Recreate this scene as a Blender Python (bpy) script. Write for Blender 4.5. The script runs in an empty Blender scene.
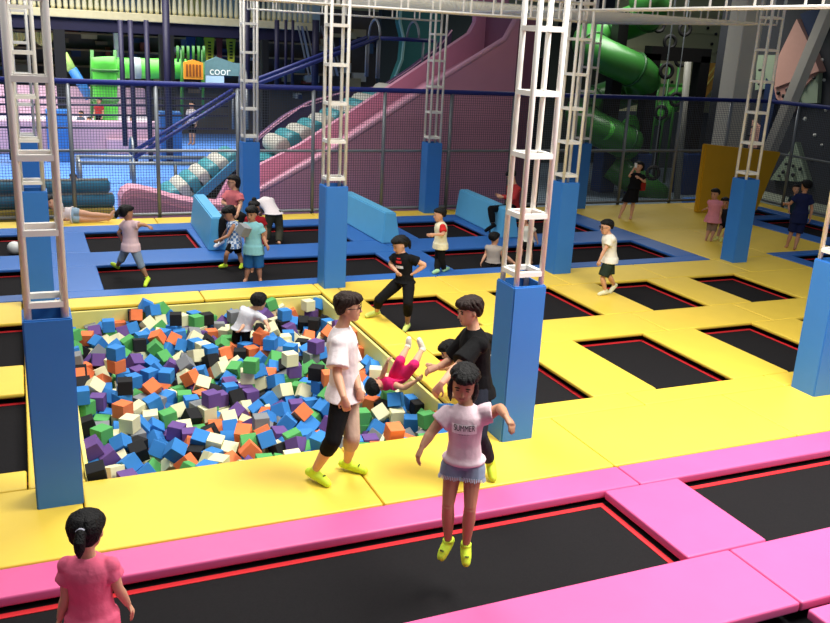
import bpy, bmesh, math, random
from mathutils import Vector as V, Matrix, Quaternion
random.seed(11)
COL = bpy.context.scene.collection
PI = math.pi
# ------------------------------------------------------------------ camera geometry (measured from the photograph)
CAM = V((0, 0, 3.8)); FPX = 889.64; CX, CY = 415.0, 311.5
RW = Matrix(((0.91768945, -0.39407291, 0.05052335), (0.07047984, 0.2866246, 0.95544698), (-0.39099701, -0.87324274, 0.29080656)))
RT = RW.transposed()
def ray(px, py): return (RT @ V((px-CX, -(py-CY), -FPX))).normalized()
def at(px, py, z=0.0):
    d = ray(px, py); return CAM + d*((z-CAM.z)/d.z)
def W(px, py, Y):
    d = ray(px, py); return CAM + d*(Y/d.y)
def WX(px, py, X):
    d = ray(px, py); return CAM + d*(X/d.x)
# ------------------------------------------------------------------ materials
MATS = {}
def mat(name, col, rough=0.6, var=0.06, scale=9.0, bump=0.0, bscale=40.0, metal=0.0, emit=0.0, spec=0.4):
    if name in MATS: return MATS[name]
    m = bpy.data.materials.new(name); m.use_nodes = True
    nt = m.node_tree; b = nt.nodes['Principled BSDF']
    c = [((v/12.92) if v <= 0.04045 else ((v+0.055)/1.055)**2.4) for v in col]
    b.inputs['Roughness'].default_value = rough; b.inputs['Metallic'].default_value = metal
    b.inputs['Specular IOR Level'].default_value = spec
    tc = nt.nodes.new('ShaderNodeTexCoord'); nz = nt.nodes.new('ShaderNodeTexNoise')
    nz.inputs['Scale'].default_value = scale; nz.inputs['Detail'].default_value = 4
    nt.links.new(tc.outputs['Object'], nz.inputs['Vector'])
    mx = nt.nodes.new('ShaderNodeMix'); mx.data_type = 'RGBA'
    lo = [max(0, v*(1-var)) for v in c]; hi = [min(1, v*(1+var)+0.002) for v in c]
    mx.inputs[6].default_value = (*lo, 1); mx.inputs[7].default_value = (*hi, 1)
    nt.links.new(nz.outputs['Fac'], mx.inputs[0]); nt.links.new(mx.outputs[2], b.inputs['Base Color'])
    if bump:
        n2 = nt.nodes.new('ShaderNodeTexNoise'); n2.inputs['Scale'].default_value = bscale; n2.inputs['Detail'].default_value = 3
        nt.links.new(tc.outputs['Object'], n2.inputs['Vector'])
        bp = nt.nodes.new('ShaderNodeBump'); bp.inputs['Strength'].default_value = bump; bp.inputs['Distance'].default_value = 0.02
        nt.links.new(n2.outputs['Fac'], bp.inputs['Height']); nt.links.new(bp.outputs['Normal'], b.inputs['Normal'])
    if emit:
        nt.links.new(mx.outputs[2], b.inputs['Emission Color']); b.inputs['Emission Strength'].default_value = emit
    MATS[name] = m; return m
def pattern_mat(name, c1, c2, kind='check', scale=20.0, rough=0.8):
    if name in MATS: return MATS[name]
    m = mat(name, c1, rough); nt = m.node_tree; b = nt.nodes['Principled BSDF']
    lin = lambda col: [((v/12.92) if v <= 0.04045 else ((v+0.055)/1.055)**2.4) for v in col]
    tc = [n for n in nt.nodes if n.type == 'TEX_COORD'][0]
    if kind == 'check':
        t = nt.nodes.new('ShaderNodeTexChecker'); t.inputs['Scale'].default_value = scale
        t.inputs['Color1'].default_value = (*lin(c1), 1); t.inputs['Color2'].default_value = (*lin(c2), 1)
        nt.links.new(tc.outputs['Object'], t.inputs['Vector']); nt.links.new(t.outputs['Color'], b.inputs['Base Color'])
    else:
        t = nt.nodes.new('ShaderNodeTexWave'); t.inputs['Scale'].default_value = scale; t.bands_direction = kind
        t.inputs['Distortion'].default_value = 0.6
        r = nt.nodes.new('ShaderNodeValToRGB'); r.color_ramp.elements[0].position = 0.45; r.color_ramp.elements[1].position = 0.55
        r.color_ramp.elements[0].color = (*lin(c1), 1); r.color_ramp.elements[1].color = (*lin(c2), 1)
        nt.links.new(tc.outputs['Object'], t.inputs['Vector']); nt.links.new(t.outputs['Fac'], r.inputs['Fac']); nt.links.new(r.outputs['Color'], b.inputs['Base Color'])
    return m
# ------------------------------------------------------------------ mesh helpers
def obj(name, bm, m=None, parent=None, smooth=False, mesh=None):
    if mesh is None:
        mesh = bpy.data.meshes.new(name); bmesh.ops.recalc_face_normals(bm, faces=bm.faces[:]); bm.to_mesh(mesh); bm.free()
    o = bpy.data.objects.new(name, mesh); COL.objects.link(o)
    if m is not None:
        o.data.materials.clear(); o.data.materials.append(m)
    if smooth:
        for p in o.data.polygons: p.use_smooth = True
    if parent is not None: o.parent = parent
    return o
def tag(o, label, cat, group=None, kind=None):
    o['label'] = label; o['category'] = cat
    if group: o['group'] = group
    if kind: o['kind'] = kind
    return o
def thing(name, label, cat, loc=(0, 0, 0), rz=0.0, group=None):
    o = bpy.data.objects.new(name, None); COL.objects.link(o); o.empty_display_size = 0.1
    o.location = loc; o.rotation_euler = (0, 0, rz); return tag(o, label, cat, group)
def struct(name, bm, m, smooth=False):
    o = obj(name, bm, m, None, smooth); o['kind'] = 'structure'; return o
def NB(): return bmesh.new()
def box(bm, x0, x1, y0, y1, z0, z1, bev=0.0, seg=2):
    t = bmesh.new(); bmesh.ops.create_cube(t, size=1)
    for v in t.verts: v.co = V((x0+(v.co.x+.5)*(x1-x0), y0+(v.co.y+.5)*(y1-y0), z0+(v.co.z+.5)*(z1-z0)))
    if bev: bmesh.ops.bevel(t, geom=t.edges[:], offset=bev, segments=seg, affect='EDGES', profile=0.6)
    merge(bm, t); return bm
def merge(bm, t, M=None):
    if M is not None: t.transform(M)
    me = bpy.data.meshes.new('tmp'); t.to_mesh(me); t.free(); bm.from_mesh(me); bpy.data.meshes.remove(me)
def frame_of(d):
    d = d.normalized(); a = V((0, 0, 1)) if abs(d.z) < 0.9 else V((1, 0, 0))
    x = d.cross(a).normalized(); return x, d.cross(x).normalized()
def bar(bm, a, b, w, h=None):
    a, b = V(a), V(b); h = h or w; d = (b-a).normalized()
    x, y = frame_of(d); vs = []
    for p in (a, b):
        for sx, sy in ((-1, -1), (1, -1), (1, 1), (-1, 1)): vs.append(bm.verts.new(p+x*sx*w/2+y*sy*h/2))
    for f in ((0, 1, 2, 3), (7, 6, 5, 4), (0, 4, 5, 1), (1, 5, 6, 2), (2, 6, 7, 3), (3, 7, 4, 0)): bm.faces.new([vs[i] for i in f])
    return bm
def tube(bm, pts, r, seg=8, cap=True, hollow=False):
    pts = [V(p) for p in pts]; n = len(pts); rad = r if isinstance(r, (list, tuple)) else [r]*n
    prev = None; rings = []
    for i, p in enumerate(pts):
        d = (pts[min(i+1, n-1)]-pts[max(i-1, 0)]).normalized()
        if prev is None: x, y = frame_of(d)
        else:
            x = (prev-d*prev.dot(d)).normalized(); y = d.cross(x)
        prev = x
        rings.append([bm.verts.new(p+(x*math.cos(2*PI*k/seg)+y*math.sin(2*PI*k/seg))*rad[i]) for k in range(seg)])
    for a, b in zip(rings, rings[1:]):
        for k in range(seg): bm.faces.new((a[k], a[(k+1) % seg], b[(k+1) % seg], b[k]))
    if cap:
        bm.faces.new(rings[0][::-1]); bm.faces.new(rings[-1])
    return bm
def prism(bm, pts, off):
    off = V(off); a = [bm.verts.new(V(p)) for p in pts]; b = [bm.verts.new(V(p)+off) for p in pts]
    bm.faces.new(a); bm.faces.new(b[::-1]); n = len(a)
    for i in range(n): bm.faces.new((a[i], b[i], b[(i+1) % n], a[(i+1) % n]))
    return bm
def loft(bm, rings, seg=14):
    """rings: (centre, semi-axis vector, semi-axis vector)"""
    R = []
    for c, ax, ay in rings: R.append([bm.verts.new(V(c)+V(ax)*math.cos(2*PI*k/seg)+V(ay)*math.sin(2*PI*k/seg)) for k in range(seg)])
    for a, b in zip(R, R[1:]):
        for k in range(seg): bm.faces.new((a[k], a[(k+1) % seg], b[(k+1) % seg], b[k]))
    bm.faces.new(R[0][::-1]); bm.faces.new(R[-1]); return bm
def ball(bm, c, r, sx=1, sy=1, sz=1, rot=None, u=12, v=8):
    t = bmesh.new(); bmesh.ops.create_uvsphere(t, u_segments=u, v_segments=v, radius=1)
    M = Matrix.Translation(V(c)) @ (rot.to_4x4() if rot is not None else Matrix.Identity(4)) @ Matrix.Diagonal((r*sx, r*sy, r*sz, 1))
    merge(bm, t, M); return bm
def torus(bm, c, R, r, axis=(0, 1, 0), seg=24, ring=8):
    ax = V(axis).normalized(); x, y = frame_of(ax); c = V(c); rings = []
    for i in range(seg):
        a = 2*PI*i/seg; e = x*math.cos(a)+y*math.sin(a)
        rings.append([bm.verts.new(c+e*(R+r*math.cos(2*PI*k/ring))+ax*(r*math.sin(2*PI*k/ring))) for k in range(ring)])
    for i in range(seg):
        a, b = rings[i], rings[(i+1) % seg]
        for k in range(ring): bm.faces.new((a[k], a[(k+1) % ring], b[(k+1) % ring], b[k]))
    return bm
def remeshed(bm, vox, smooth=4, fac=0.5):
    bmesh.ops.recalc_face_normals(bm, faces=bm.faces[:])
    me = bpy.data.meshes.new('tmp'); bm.to_mesh(me); bm.free()
    o = bpy.data.objects.new('tmp', me); COL.objects.link(o)
    r = o.modifiers.new('r', 'REMESH'); r.mode = 'VOXEL'; r.voxel_size = vox; r.adaptivity = 0.0
    if smooth:
        s = o.modifiers.new('s', 'SMOOTH'); s.factor = fac; s.iterations = smooth
    dg = bpy.context.evaluated_depsgraph_get(); dg.update()
    out = bpy.data.meshes.new_from_object(o.evaluated_get(dg))
    bpy.data.objects.remove(o); bpy.data.meshes.remove(me)
    for p in out.polygons: p.use_smooth = True
    return out
ORD = ['first', 'second', 'third', 'fourth', 'fifth', 'sixth', 'seventh', 'eighth']
# ------------------------------------------------------------------ palette
YEL = mat('yellow_vinyl', (.89, .76, .27), .45, .05, 3, .10, 6)
PNK = mat('pink_vinyl', (.84, .35, .56), .45, .05, 3, .10, 6)
BLU = mat('blue_vinyl', (.16, .385, .67), .45, .05, 3, .10, 6)
PBL = mat('pillar_blue_vinyl', (.20, .46, .75), .45, .05, 3, .06, 8)
SKY = mat('sky_blue_foam', (.36, .68, .85), .5, .05, 4, .05, 8)
BED = mat('black_bed_fabric', (.105, .10, .105), .9, .2, 60, .05, 200, spec=.08)
RED = mat('red_webbing', (.80, .14, .17), .6, .05)
DRK = mat('dark_steel', (.07, .07, .09), .6, .1)
WHT = mat('white_painted_steel', (.90, .89, .86), .4, .04)
GRY = mat('galvanised_steel', (.50, .52, .54), .4, .06, metal=.3)
NAVY = mat('navy_rail_foam', (.13, .18, .50), .5, .05)
NETG = mat('grey_net_cord', (.30, .32, .36), .8, .05)
PYEL = mat('pale_yellow_pit_lining', (.90, .86, .50), .45, .05, 3, .08, 6)
# ------------------------------------------------------------------ setting
b = NB(); box(b, -14, 30, -3, 46, -1.1, -.95); struct('floor', b, mat('concrete_floor', (.30, .30, .31), .7, .1, 2))
b = NB()
for q in ((-7, .3, 2.0, 19.1), (4.1, 19.0, 2.0, 19.1), (.3, 4.1, 2.0, 7.48), (.3, 4.1, 12.74, 19.1)): box(b, *q, -.95, -.22)
struct('trampoline_deck', b, DRK)
b = NB(); box(b, -12, 12.2, 19.15, 45, -.95, -.30); struct('play_floor', b, mat('blue_play_flooring', (.30, .50, .80), .6, .10, 5))
b = NB(); box(b, 12.25, 29, 19.15, 45, -.95, -.935); struct('hall_floor', b, mat('grey_blue_flooring', (.36, .42, .46), .6, .1, 3))
b = NB(); box(b, -14, 30, 45, 45.2, -1, 11)
for k in range(12): box(b, -14, 30, 44.95, 45, .3+k*.85, .34+k*.85)
struct('wall_back', b, mat('cream_cladding', (.70, .72, .60), .6, .05))
b = NB(); box(b, 28, 28.2, 5, 45, -1, 11); struct('wall_right', b, mat('dark_cladding', (.16, .18, .22), .7, .1))
b = NB(); box(b, -14.2, -14, -3, 45, -1, 11); struct('wall_left', b, mat('grey_cladding', (.45, .47, .48), .7, .1))

# ------------------------------------------------------------------ pads, beds
def pad(x0, x1, y0, y1, m, label, group, name='safety_pad', th=.055, z=0.0, g=.006):
    b = NB(); w, d = x1-x0-2*g, y1-y0-2*g
    box(b, -w/2, w/2, -d/2, d/2, -th, 0, min(.022, th*.4), 3)
    o = obj(name, b, m, None, True); o.location = ((x0+x1)/2, (y0+y1)/2, z)
    for p in o.data.polygons: p.use_smooth = abs(p.normal.z) < .98
    return tag(o, label, 'pad', group)
def trampoline(x0, x1, y0, y1, label, group, ex=.03, ins=(0, 0), z=-.13):
    """x0..y1 is the opening between the pads; the bed runs under them"""
    cx, cy = (x0+x1)/2, (y0+y1)/2; hw, hd = (x1-x0)/2+ex, (y1-y0)/2+ex
    t = thing('trampoline', label, 'trampoline', (cx, cy, -.22), 0, group)
    zz = z+.22
    b = NB(); ww, dd = hw+.14, hd+.14
    box(b, -ww, ww, -dd, dd, zz-.012, zz); obj('bed', b, BED, t)
    b = NB(); s = .027
    for a in ((-hw, hw, hd-s, hd+s), (-hw, hw, -hd-s, -hd+s)): box(b, *a, zz+.001, zz+.006)
    for a in ((-hw-s, -hw+s, -hd-s, hd+s), (hw-s, hw+s, -hd-s, hd+s)): box(b, *a, zz+.0015, zz+.0065)
    obj('red_border', b, RED, t)
    b = NB()
    for a in ((-ww-.05, ww+.05, dd, dd+.05), (-ww-.05, ww+.05, -dd-.05, -dd)): box(b, *a, 0, zz-.01)
    for a in ((-ww-.05, -ww, -dd, dd), (ww, ww+.05, -dd, dd)): box(b, *a, 0, zz-.01)
    obj('frame', b, DRK, t)
    return t
# pink lane at the front
TG = 'pink lane trampolines'
trampoline(-4.2, 4.6, 4.74, 5.89, 'long black trampoline bed in pink pads under the jumping girl', TG, ex=-.03)
trampoline(5.43, 9.4, 4.74, 5.89, 'black trampoline bed in pink pads at the right edge, empty', TG, ex=-.03)
G = 'pink safety pads'
pad(-4.6, .22, 5.89, 6.27, PNK, 'pink edge pad against the yellow walkway beside the girl in pink shirt', G, th=.085)
pad(.22, 5.01, 5.89, 6.27, PNK, 'long pink edge pad along yellow walkway behind the jumping girl', G, th=.085)
pad(5.01, 9.8, 5.89, 6.27, PNK, 'pink edge pad along the yellow walkway by the right empty pink lane bed', G, th=.085)
pad(4.6, 5.43, 4.74, 5.89, PNK, 'short pink divider pad between the two beds of the pink lane', G, th=.085)
pad(-4.6, 5.01, 3.97, 4.74, PNK, 'near pink pad along the bottom of the long black bed', G, th=.085)
pad(5.01, 9.8, 3.97, 4.74, PNK, 'near pink pad below the empty bed at the right edge', G, th=.085)
pad(5.03, 9.8, 2.95, 3.94, PNK, 'pink pad nearest the camera at the bottom right corner', G, th=.085, z=-.03)
# yellow walkway mats
G = 'yellow walkway mats'
sx = [-4.6, -2.1, .25, 2.62, 5.0, 7.35, 9.7, 12.2]
wl = ['yellow walkway mat at the left edge of the picture', 'yellow walkway mat left of the near left blue pillar', 'yellow walkway mat in front of the foam pit, left half',
      'yellow walkway mat under the boy in white and the man in black', 'yellow walkway mat in front of the near blue pillar', 'yellow walkway mat left of the right edge pillar', 'yellow walkway mat right of the right edge pillar']
for i in range(7): pad(sx[i], sx[i+1], 6.28, 7.46, YEL, wl[i], G, 'walkway_mat', .06)
# yellow field
TX = [(4.6, 5.81), (6.71, 7.88), (8.80, 9.89), (10.77, 11.86)]
R1, R2 = (7.83, 9.68), (10.58, 12.22)
TG = 'yellow court trampolines'
d1 = ['black bed behind the near blue pillar in the front yellow row', 'empty black bed right of the near blue pillar, front yellow row', 'black bed left of the right edge pillar, front yellow row', 'black bed mostly hidden by the right edge pillar']
d2 = ['black bed in yellow pads under the woman in black', 'black bed in the back yellow row left of the boy in dark shorts', 'black bed in the back yellow row beside the boy in dark shorts', 'rightmost black bed in the back yellow row']
for i, (a, c) in enumerate(TX):
    trampoline(a, c, *R1, d1[i], TG); trampoline(a, c, *R2, d2[i], TG)
lL = ['black bed at the left edge beside the foam pit, nearer one', 'black bed at the left edge beside the foam pit, farther one']
trampoline(-2.4, -.17, *R1, lL[0], TG); trampoline(-2.4, -.17, *R2, lL[1], TG)
G = 'yellow safety pads'
ex = [4.42, 6.26, 8.34, 10.33, 12.3, 13.84]
nm = ['near blue pillar', 'empty second bed', 'third bed', 'fourth bed', 'right edge pillar']
for i in range(5):
    pad(ex[i], ex[i+1], 7.46, 7.83, YEL, 'narrow yellow pad at the front rim of the %s bed, front yellow row' % ORD[i] if i < 4 else 'narrow yellow pad behind the right edge pillar', G)
    pad(max(4.6, ex[i]), ex[i+1], 9.68, 10.58, YEL, ('wide yellow pad between the %s beds of the two yellow rows' % ORD[i]) if i < 4 else 'wide yellow pad right of the last yellow court beds', G)
    pad(ex[i], ex[i+1], 12.22, 13.22, YEL, ('yellow pad between the blue court and the %s back row bed' % ORD[i]) if i < 4 else 'yellow pad right of the last back row bed', G)
EXX = [4.6]+[q for a, c in TX for q in (a, c)][1:]+[13.0]
for i in range(4):
    x0 = TX[i][1]; x1 = TX[i+1][0] if i < 3 else 13.84
    for R, w in ((R1, 'front'), (R2, 'back')):
        pad(x0, x1, *R, YEL, ('yellow divider pad between the %s and %s beds of the %s yellow row' % (ORD[i], ORD[i+1], w)) if i < 3 else 'broad yellow mat right of the last bed of the %s yellow row' % w, G)
pad(4.1, 4.42, 7.46, 7.83, YEL, 'small yellow pad at the near right corner of the foam pit', G)
pad(4.1, 4.6, 7.83, 10.12, YEL, 'yellow pad along the right rim of the foam pit, near half', G)
pad(4.1, 4.6, 10.12, 12.22, YEL, 'yellow pad along the right rim of the foam pit, far half', G)
pad(4.1, 4.42, 12.22, 13.22, YEL, 'yellow pad at the far right corner of the foam pit', G)
pad(.3, 2.3, 12.74, 13.22, YEL, 'yellow pad along the far rim of the foam pit, left half', G)
pad(2.3, 4.1, 12.74, 13.22, YEL, 'yellow pad along the far rim of the foam pit behind the child', G)
pad(-.17, .3, 7.46, 9.95, YEL, 'yellow pad on the left rim of the foam pit, behind the near pillar', G)
pad(-.17, .3, 9.95, 13.22, YEL, 'yellow pad on the left rim of the foam pit, far half', G)
pad(-2.6, -.17, 7.46, 7.83, YEL, 'yellow pad in front of the nearer left edge bed', G)
pad(-2.6, -.17, 9.68, 10.58, YEL, 'yellow pad between the two left edge beds', G)
pad(-2.6, -.17, 12.22, 13.22, YEL, 'yellow pad between left edge bed and the blue court', G)
# yellow walkway on the right and along the fence
G = 'yellow walkway mats'
pad(12.25, 13.84, 13.24, 15.9, YEL, 'yellow walkway mat right of the blue court, near the far pillar', G, 'walkway_mat', .06)
pad(12.25, 15.9, 15.9, 18.9, YEL, 'yellow walkway mat under the woman in the black dress', G, 'walkway_mat', .06)
pad(13.84, 15.9, 13.5, 15.9, YEL, 'yellow walkway mat under the boy in navy', G, 'walkway_mat', .06)
pad(18.15, 18.7, 13.2, 18.9, YEL, 'yellow strip mat beside the right hand fence', G, 'walkway_mat', .06)
pad(15.9, 18.15, 18.1, 18.9, YEL, 'yellow strip mat under the yellow board', G, 'walkway_mat', .06)
for i, (a, c, l) in enumerate(((-4.6, 2.4, 'yellow strip mat at the fence under the lying person'), (2.4, 5.8, 'yellow strip mat at the fence behind the bending man'), (5.8, 9.1, 'yellow strip mat at the fence right of the tall middle pillar'), (9.1, 12.25, 'yellow strip mat at the fence behind the person in red'))):
    pad(a, c, 18.3, 18.9, YEL, l, G, 'walkway_mat', .06)
# blue court
TG = 'blue court trampolines'
FX = [(-5.0, -.12), (.97, 5.86), (6.80, 11.66)]; FY = (13.58, 15.08)
BX = [(-2.2, -.02), (.95, 2.85), (3.95, 5.79), (7.2, 8.75), (9.85, 11.53)]; BY = (16.04, 17.72)
for (a, c), l in zip(FX, ('long black bed in blue pads at the left edge', 'long black bed in blue pads under the running girl and the teal boy', 'long black bed in blue pads under the seated child in grey')):
    trampoline(a, c, *FY, l, TG, ex=.04)
for (a, c), l in zip(BX, ('black bed with the white ball on it', 'black bed behind the running girl', 'black bed under the bending man', 'black bed right of the middle sky blue wedge', 'black bed hidden behind the far right blue pillar')):
    trampoline(a, c, *BY, l, TG, ex=.02)
G = 'blue safety pads'
cuts = [(-5.2, .42, 'left part'), (.42, 6.33, 'middle part'), (6.33, 12.22, 'right part')]
for a, c, w in cuts:
    pad(a, c, 13.24, FY[0], BLU, 'narrow blue pad at the near rim of the blue court, %s' % w, G)
    pad(a, c, FY[1], BY[0], BLU, 'wide blue pad between the two rows of the blue court, %s' % w, G)
    pad(a, c, BY[1], 18.3, BLU, 'blue pad at the far rim of the blue court, %s' % w, G)
for a, c, l in ((-.12, .97, 'blue divider pad beside the left far pillar'), (5.86, 6.80, 'blue divider pad between the two long beds'), (11.66, 12.22, 'blue end pad right of the long right bed')):
    pad(a, c, *FY, BLU, l, G)
for a, c, l in ((-.02, .95, 'blue divider pad right of the bed with the ball'), (2.85, 3.95, 'blue divider pad under the leftmost sky blue wedge'), (5.79, 7.2, 'blue divider pad under the middle sky blue wedge'), (8.75, 9.85, 'blue divider pad under the right sky blue wedge'), (11.53, 12.22, 'blue end pad at the back right of the blue court')):
    pad(a, c, *BY, BLU, l, G)
# blue courts at the right
trampoline(14.25, 17.9, 11.2, 13.2, 'black bed of the right blue court, near the right edge pillar', TG, ex=.03)
trampoline(16.5, 17.75, 14.5, 16.6, 'black bed of the right blue court beside the boy in navy', TG, ex=.03)
trampoline(16.5, 17.75, 17.0, 17.8, 'small black bed of the right blue court below the yellow board', TG, ex=.03)
for a, c, d, e, l in ((13.85, 18.15, 13.2, 13.48, 'blue pad at the far rim of the nearer right court'), (13.85, 14.25, 9.5, 13.2, 'blue pad at the left rim of the nearer right court'), (14.25, 18.15, 9.5, 11.2, 'blue pad right of the right edge pillar'), (17.9, 18.15, 11.2, 13.2, 'blue pad at the far right end of the nearer right court'),
                      (15.92, 16.5, 13.9, 18.1, 'blue pad at the left rim of the farther right court'), (17.75, 18.15, 13.9, 18.1, 'blue pad at the right rim of the farther right court'), (16.5, 17.75, 13.9, 14.5, 'blue pad at the near rim of the farther right court'), (16.5, 17.75, 16.6, 17.0, 'blue pad across the middle of the farther right court'), (16.5, 17.75, 17.8, 18.1, 'blue pad at the far rim of the farther right court')):
    pad(a, c, d, e, BLU, l, G)
# sky-blue wedges
def wedge(xn, xf, label):
    b = NB(); pts = []
    rings = []
    for y, cx in ((15.72, xn), (18.2, xf)):
        rings.append([V((cx-.20, y, 0)), V((cx+.20, y, 0)), V((cx+.10, y+(.05 if y < 17 else 0), .60)), V((cx-.12, y+(.05 if y < 17 else 0), .60))])
    a, c = [[b.verts.new(p) for p in r] for r in rings]
    b.faces.new(a); b.faces.new(c[::-1])
    for i in range(4): b.faces.new((a[i], c[i], c[(i+1) % 4], a[(i+1) % 4]))
    bmesh.ops.bevel(b, geom=b.edges[:], offset=.02, segments=2, affect='EDGES')
    b.transform(Matrix.Translation((-xn, -15.72, 0)))
    o = obj('foam_wedge', b, SKY); o.location = (xn, 15.72, .001); tag(o, label, 'foam block', 'sky blue foam wedges')
wedge(3.12, 3.22, 'sky blue foam wedge under the seated woman in pink top')
wedge(6.45, 6.40, 'sky blue foam wedge behind the tall middle blue pillar')
wedge(9.10, 9.22, 'sky blue foam wedge under the person in red')
# white ball
b = NB(); ball(b, (0, 0, 0), .115, u=20, v=14); o = obj('ball', b, mat('white_ball', (.85, .86, .84), .5), None, True)
o.location = (-.27, 16.66, -.012); tag(o, 'white ball lying on the black bed at the left', 'ball')
# ------------------------------------------------------------------ lattice pillars
CXS = [.075, 4.36, 8.57, 12.62]; CYS = [7.24, 13.06, 18.68]
def pillar(cx, cy, label, top):
    t = thing('lattice_pillar', label, 'pillar', (cx, cy, 0), 0, 'white lattice pillars in blue padding')
    w = .18; H = 1.61
    b = NB(); i = w-.025
    pts = [(-w, -w), (w, -w), (w, w), (-w, w)]; ip = [(-i, -i), (i, -i), (i, i), (-i, i)]
    o0 = [b.verts.new((x, y, .001)) for x, y in pts]; o1 = [b.verts.new((x, y, H)) for x, y in pts]
    i1 = [b.verts.new((x, y, H)) for x, y in ip]; i0 = [b.verts.new((x, y, H-.35)) for x, y in ip]
    for k in range(4):
        n = (k+1) % 4
        b.faces.new((o0[k], o0[n], o1[n], o1[k])); b.faces.new((o1[k], o1[n], i1[n], i1[k])); b.faces.new((i1[k], i1[n], i0[n], i0[k]))
    b.faces.new(o0[::-1])
    be = [e for e in b.edges if any(v in o1 for v in e.verts) and any(v in o0+o1 for v in e.verts) and (e.verts[0] in o0+o1 and e.verts[1] in o0+o1)]
    bmesh.ops.bevel(b, geom=be, offset=.012, segments=2, affect='EDGES')
    pd = obj('padding', b, PBL, t)
    b = NB(); box(b, -i, i, -i, i, H-.36, H-.34); obj('base_board', b, mat('brown_board', (.55, .36, .28), .7), pd)
    q = .135
    for sx_, sy_ in ((-1, -1), (1, -1), (1, 1), (-1, 1)):
        b = NB(); tube(b, [(sx_*q, sy_*q, H-.34), (sx_*q, sy_*q, top)], .027, 8); obj('upright', b, WHT, t, True)
    z = H+.11
    while z < top:
        b = NB()
        for k in range(4):
            a, c = [(sx_*q, sy_*q) for sx_, sy_ in ((-1, -1), (1, -1), (1, 1), (-1, 1))][k], [(sx_*q, sy_*q) for sx_, sy_ in ((-1, -1), (1, -1), (1, 1), (-1, 1))][(k+1) % 4]
            bar(b, (*a, z), (*c, z), .046)
        obj('rung_frame', b, WHT, t); z += .56
    return t
PL = {(0, 0): 'blue padded white lattice pillar nearest the camera at the left', (1, 0): 'blue padded white lattice pillar right of the man in black', (2, 0): 'blue padded pillar at the right edge of the picture',
      (0, 1): 'blue padded pillar seen directly behind the near left pillar', (1, 1): 'blue padded lattice pillar at the far right corner of the foam pit', (2, 1): 'blue padded lattice pillar behind the near middle one', (3, 1): 'blue padded lattice pillar in front of the yellow board',
      (0, 2): 'farthest left pillar at the fence, mostly behind two others', (1, 2): 'blue padded pillar at the fence behind the seated woman', (2, 2): 'blue padded pillar at the fence in front of pink slide', (3, 2): 'dark blue padded pillar at the fence beside the green tube slide'}
for (i, j), l in PL.items(): pillar(CXS[i], CYS[j], l, 5.6)
# overhead lattice beams
def beam(a, c, label, n):
    a, c = V(a), V(c); t = thing('lattice_beam', label, 'beam', a, 0, 'white overhead lattice beams')
    d = c-a; s = V((d.y, -d.x, 0)).normalized()*.135
    for sg in (-1, 1):
        for z in (0, .28):
            b = NB(); tube(b, [s*sg+V((0, 0, z)), d+s*sg+V((0, 0, z))], .019, 6); obj('chord', b, WHT, t, True)
    b = NB()
    for k in range(n+1):
        p = d*(k/n)
        bar(b, p-s, p+s, .022); bar(b, p-s+V((0, 0, .28)), p+s+V((0, 0, .28)), .022)
        for sg in (-1, 1): bar(b, p+s*sg, p+s*sg+V((0, 0, .28)), .022)
    obj('web', b, WHT, t)
zb = 4.24
beam((CXS[1], CYS[1]-.0, zb), (CXS[2], CYS[1], zb), 'white lattice beam from the pit corner pillar to the next pillar', 8)
beam((CXS[1]-3.4, CYS[1], zb), (CXS[1], CYS[1], zb), 'white lattice beam running left from the pit corner pillar', 7)
zc = 4.41
beam((CXS[2], CYS[2]+.1, zc), (CXS[2], 5.0, zc), 'long white lattice beam passing over the near middle pillar', 17)
beam((CXS[3], CYS[2]+.1, zc), (CXS[3], CYS[1], zc), 'white lattice beam at the top right ending at the pillar before the yellow board', 11)
beam((CXS[1], CYS[2], zb), (CXS[2], CYS[2], zb), 'white lattice beam over the fence in front of pink slide', 8)
beam((CXS[2]+.2, CYS[2], zc), (CXS[3]-.2, CYS[2], zc), 'white lattice beam over the fence in front of the green tube slide', 8)
def ceil_net(x0, x1, y0, y1, z, label, st=.16):
    b = NB(); x = x0
    while x <= x1: bar(b, (x-x0, 0, 0), (x-x0, y1-y0, 0), .013); x += st
    y = y0
    while y <= y1: bar(b, (0, y-y0, .002), (x1-x0, y-y0, .002), .013); y += st
    o = obj('overhead_net', b, mat('white_net_cord', (.86, .86, .82), .7)); o.location = (x0, y0, z); tag(o, label, 'net', 'white overhead nets')
ceil_net(CXS[1]+.15, CXS[2]-.15, CYS[1]+.2, CYS[2]-.2, zc+.02, 'white overhead net left of the long beam')
ceil_net(CXS[2]+.15, CXS[3]-.15, CYS[1]+.2, CYS[2]-.2, zc+.02, 'white overhead net right of the long beam')
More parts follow.
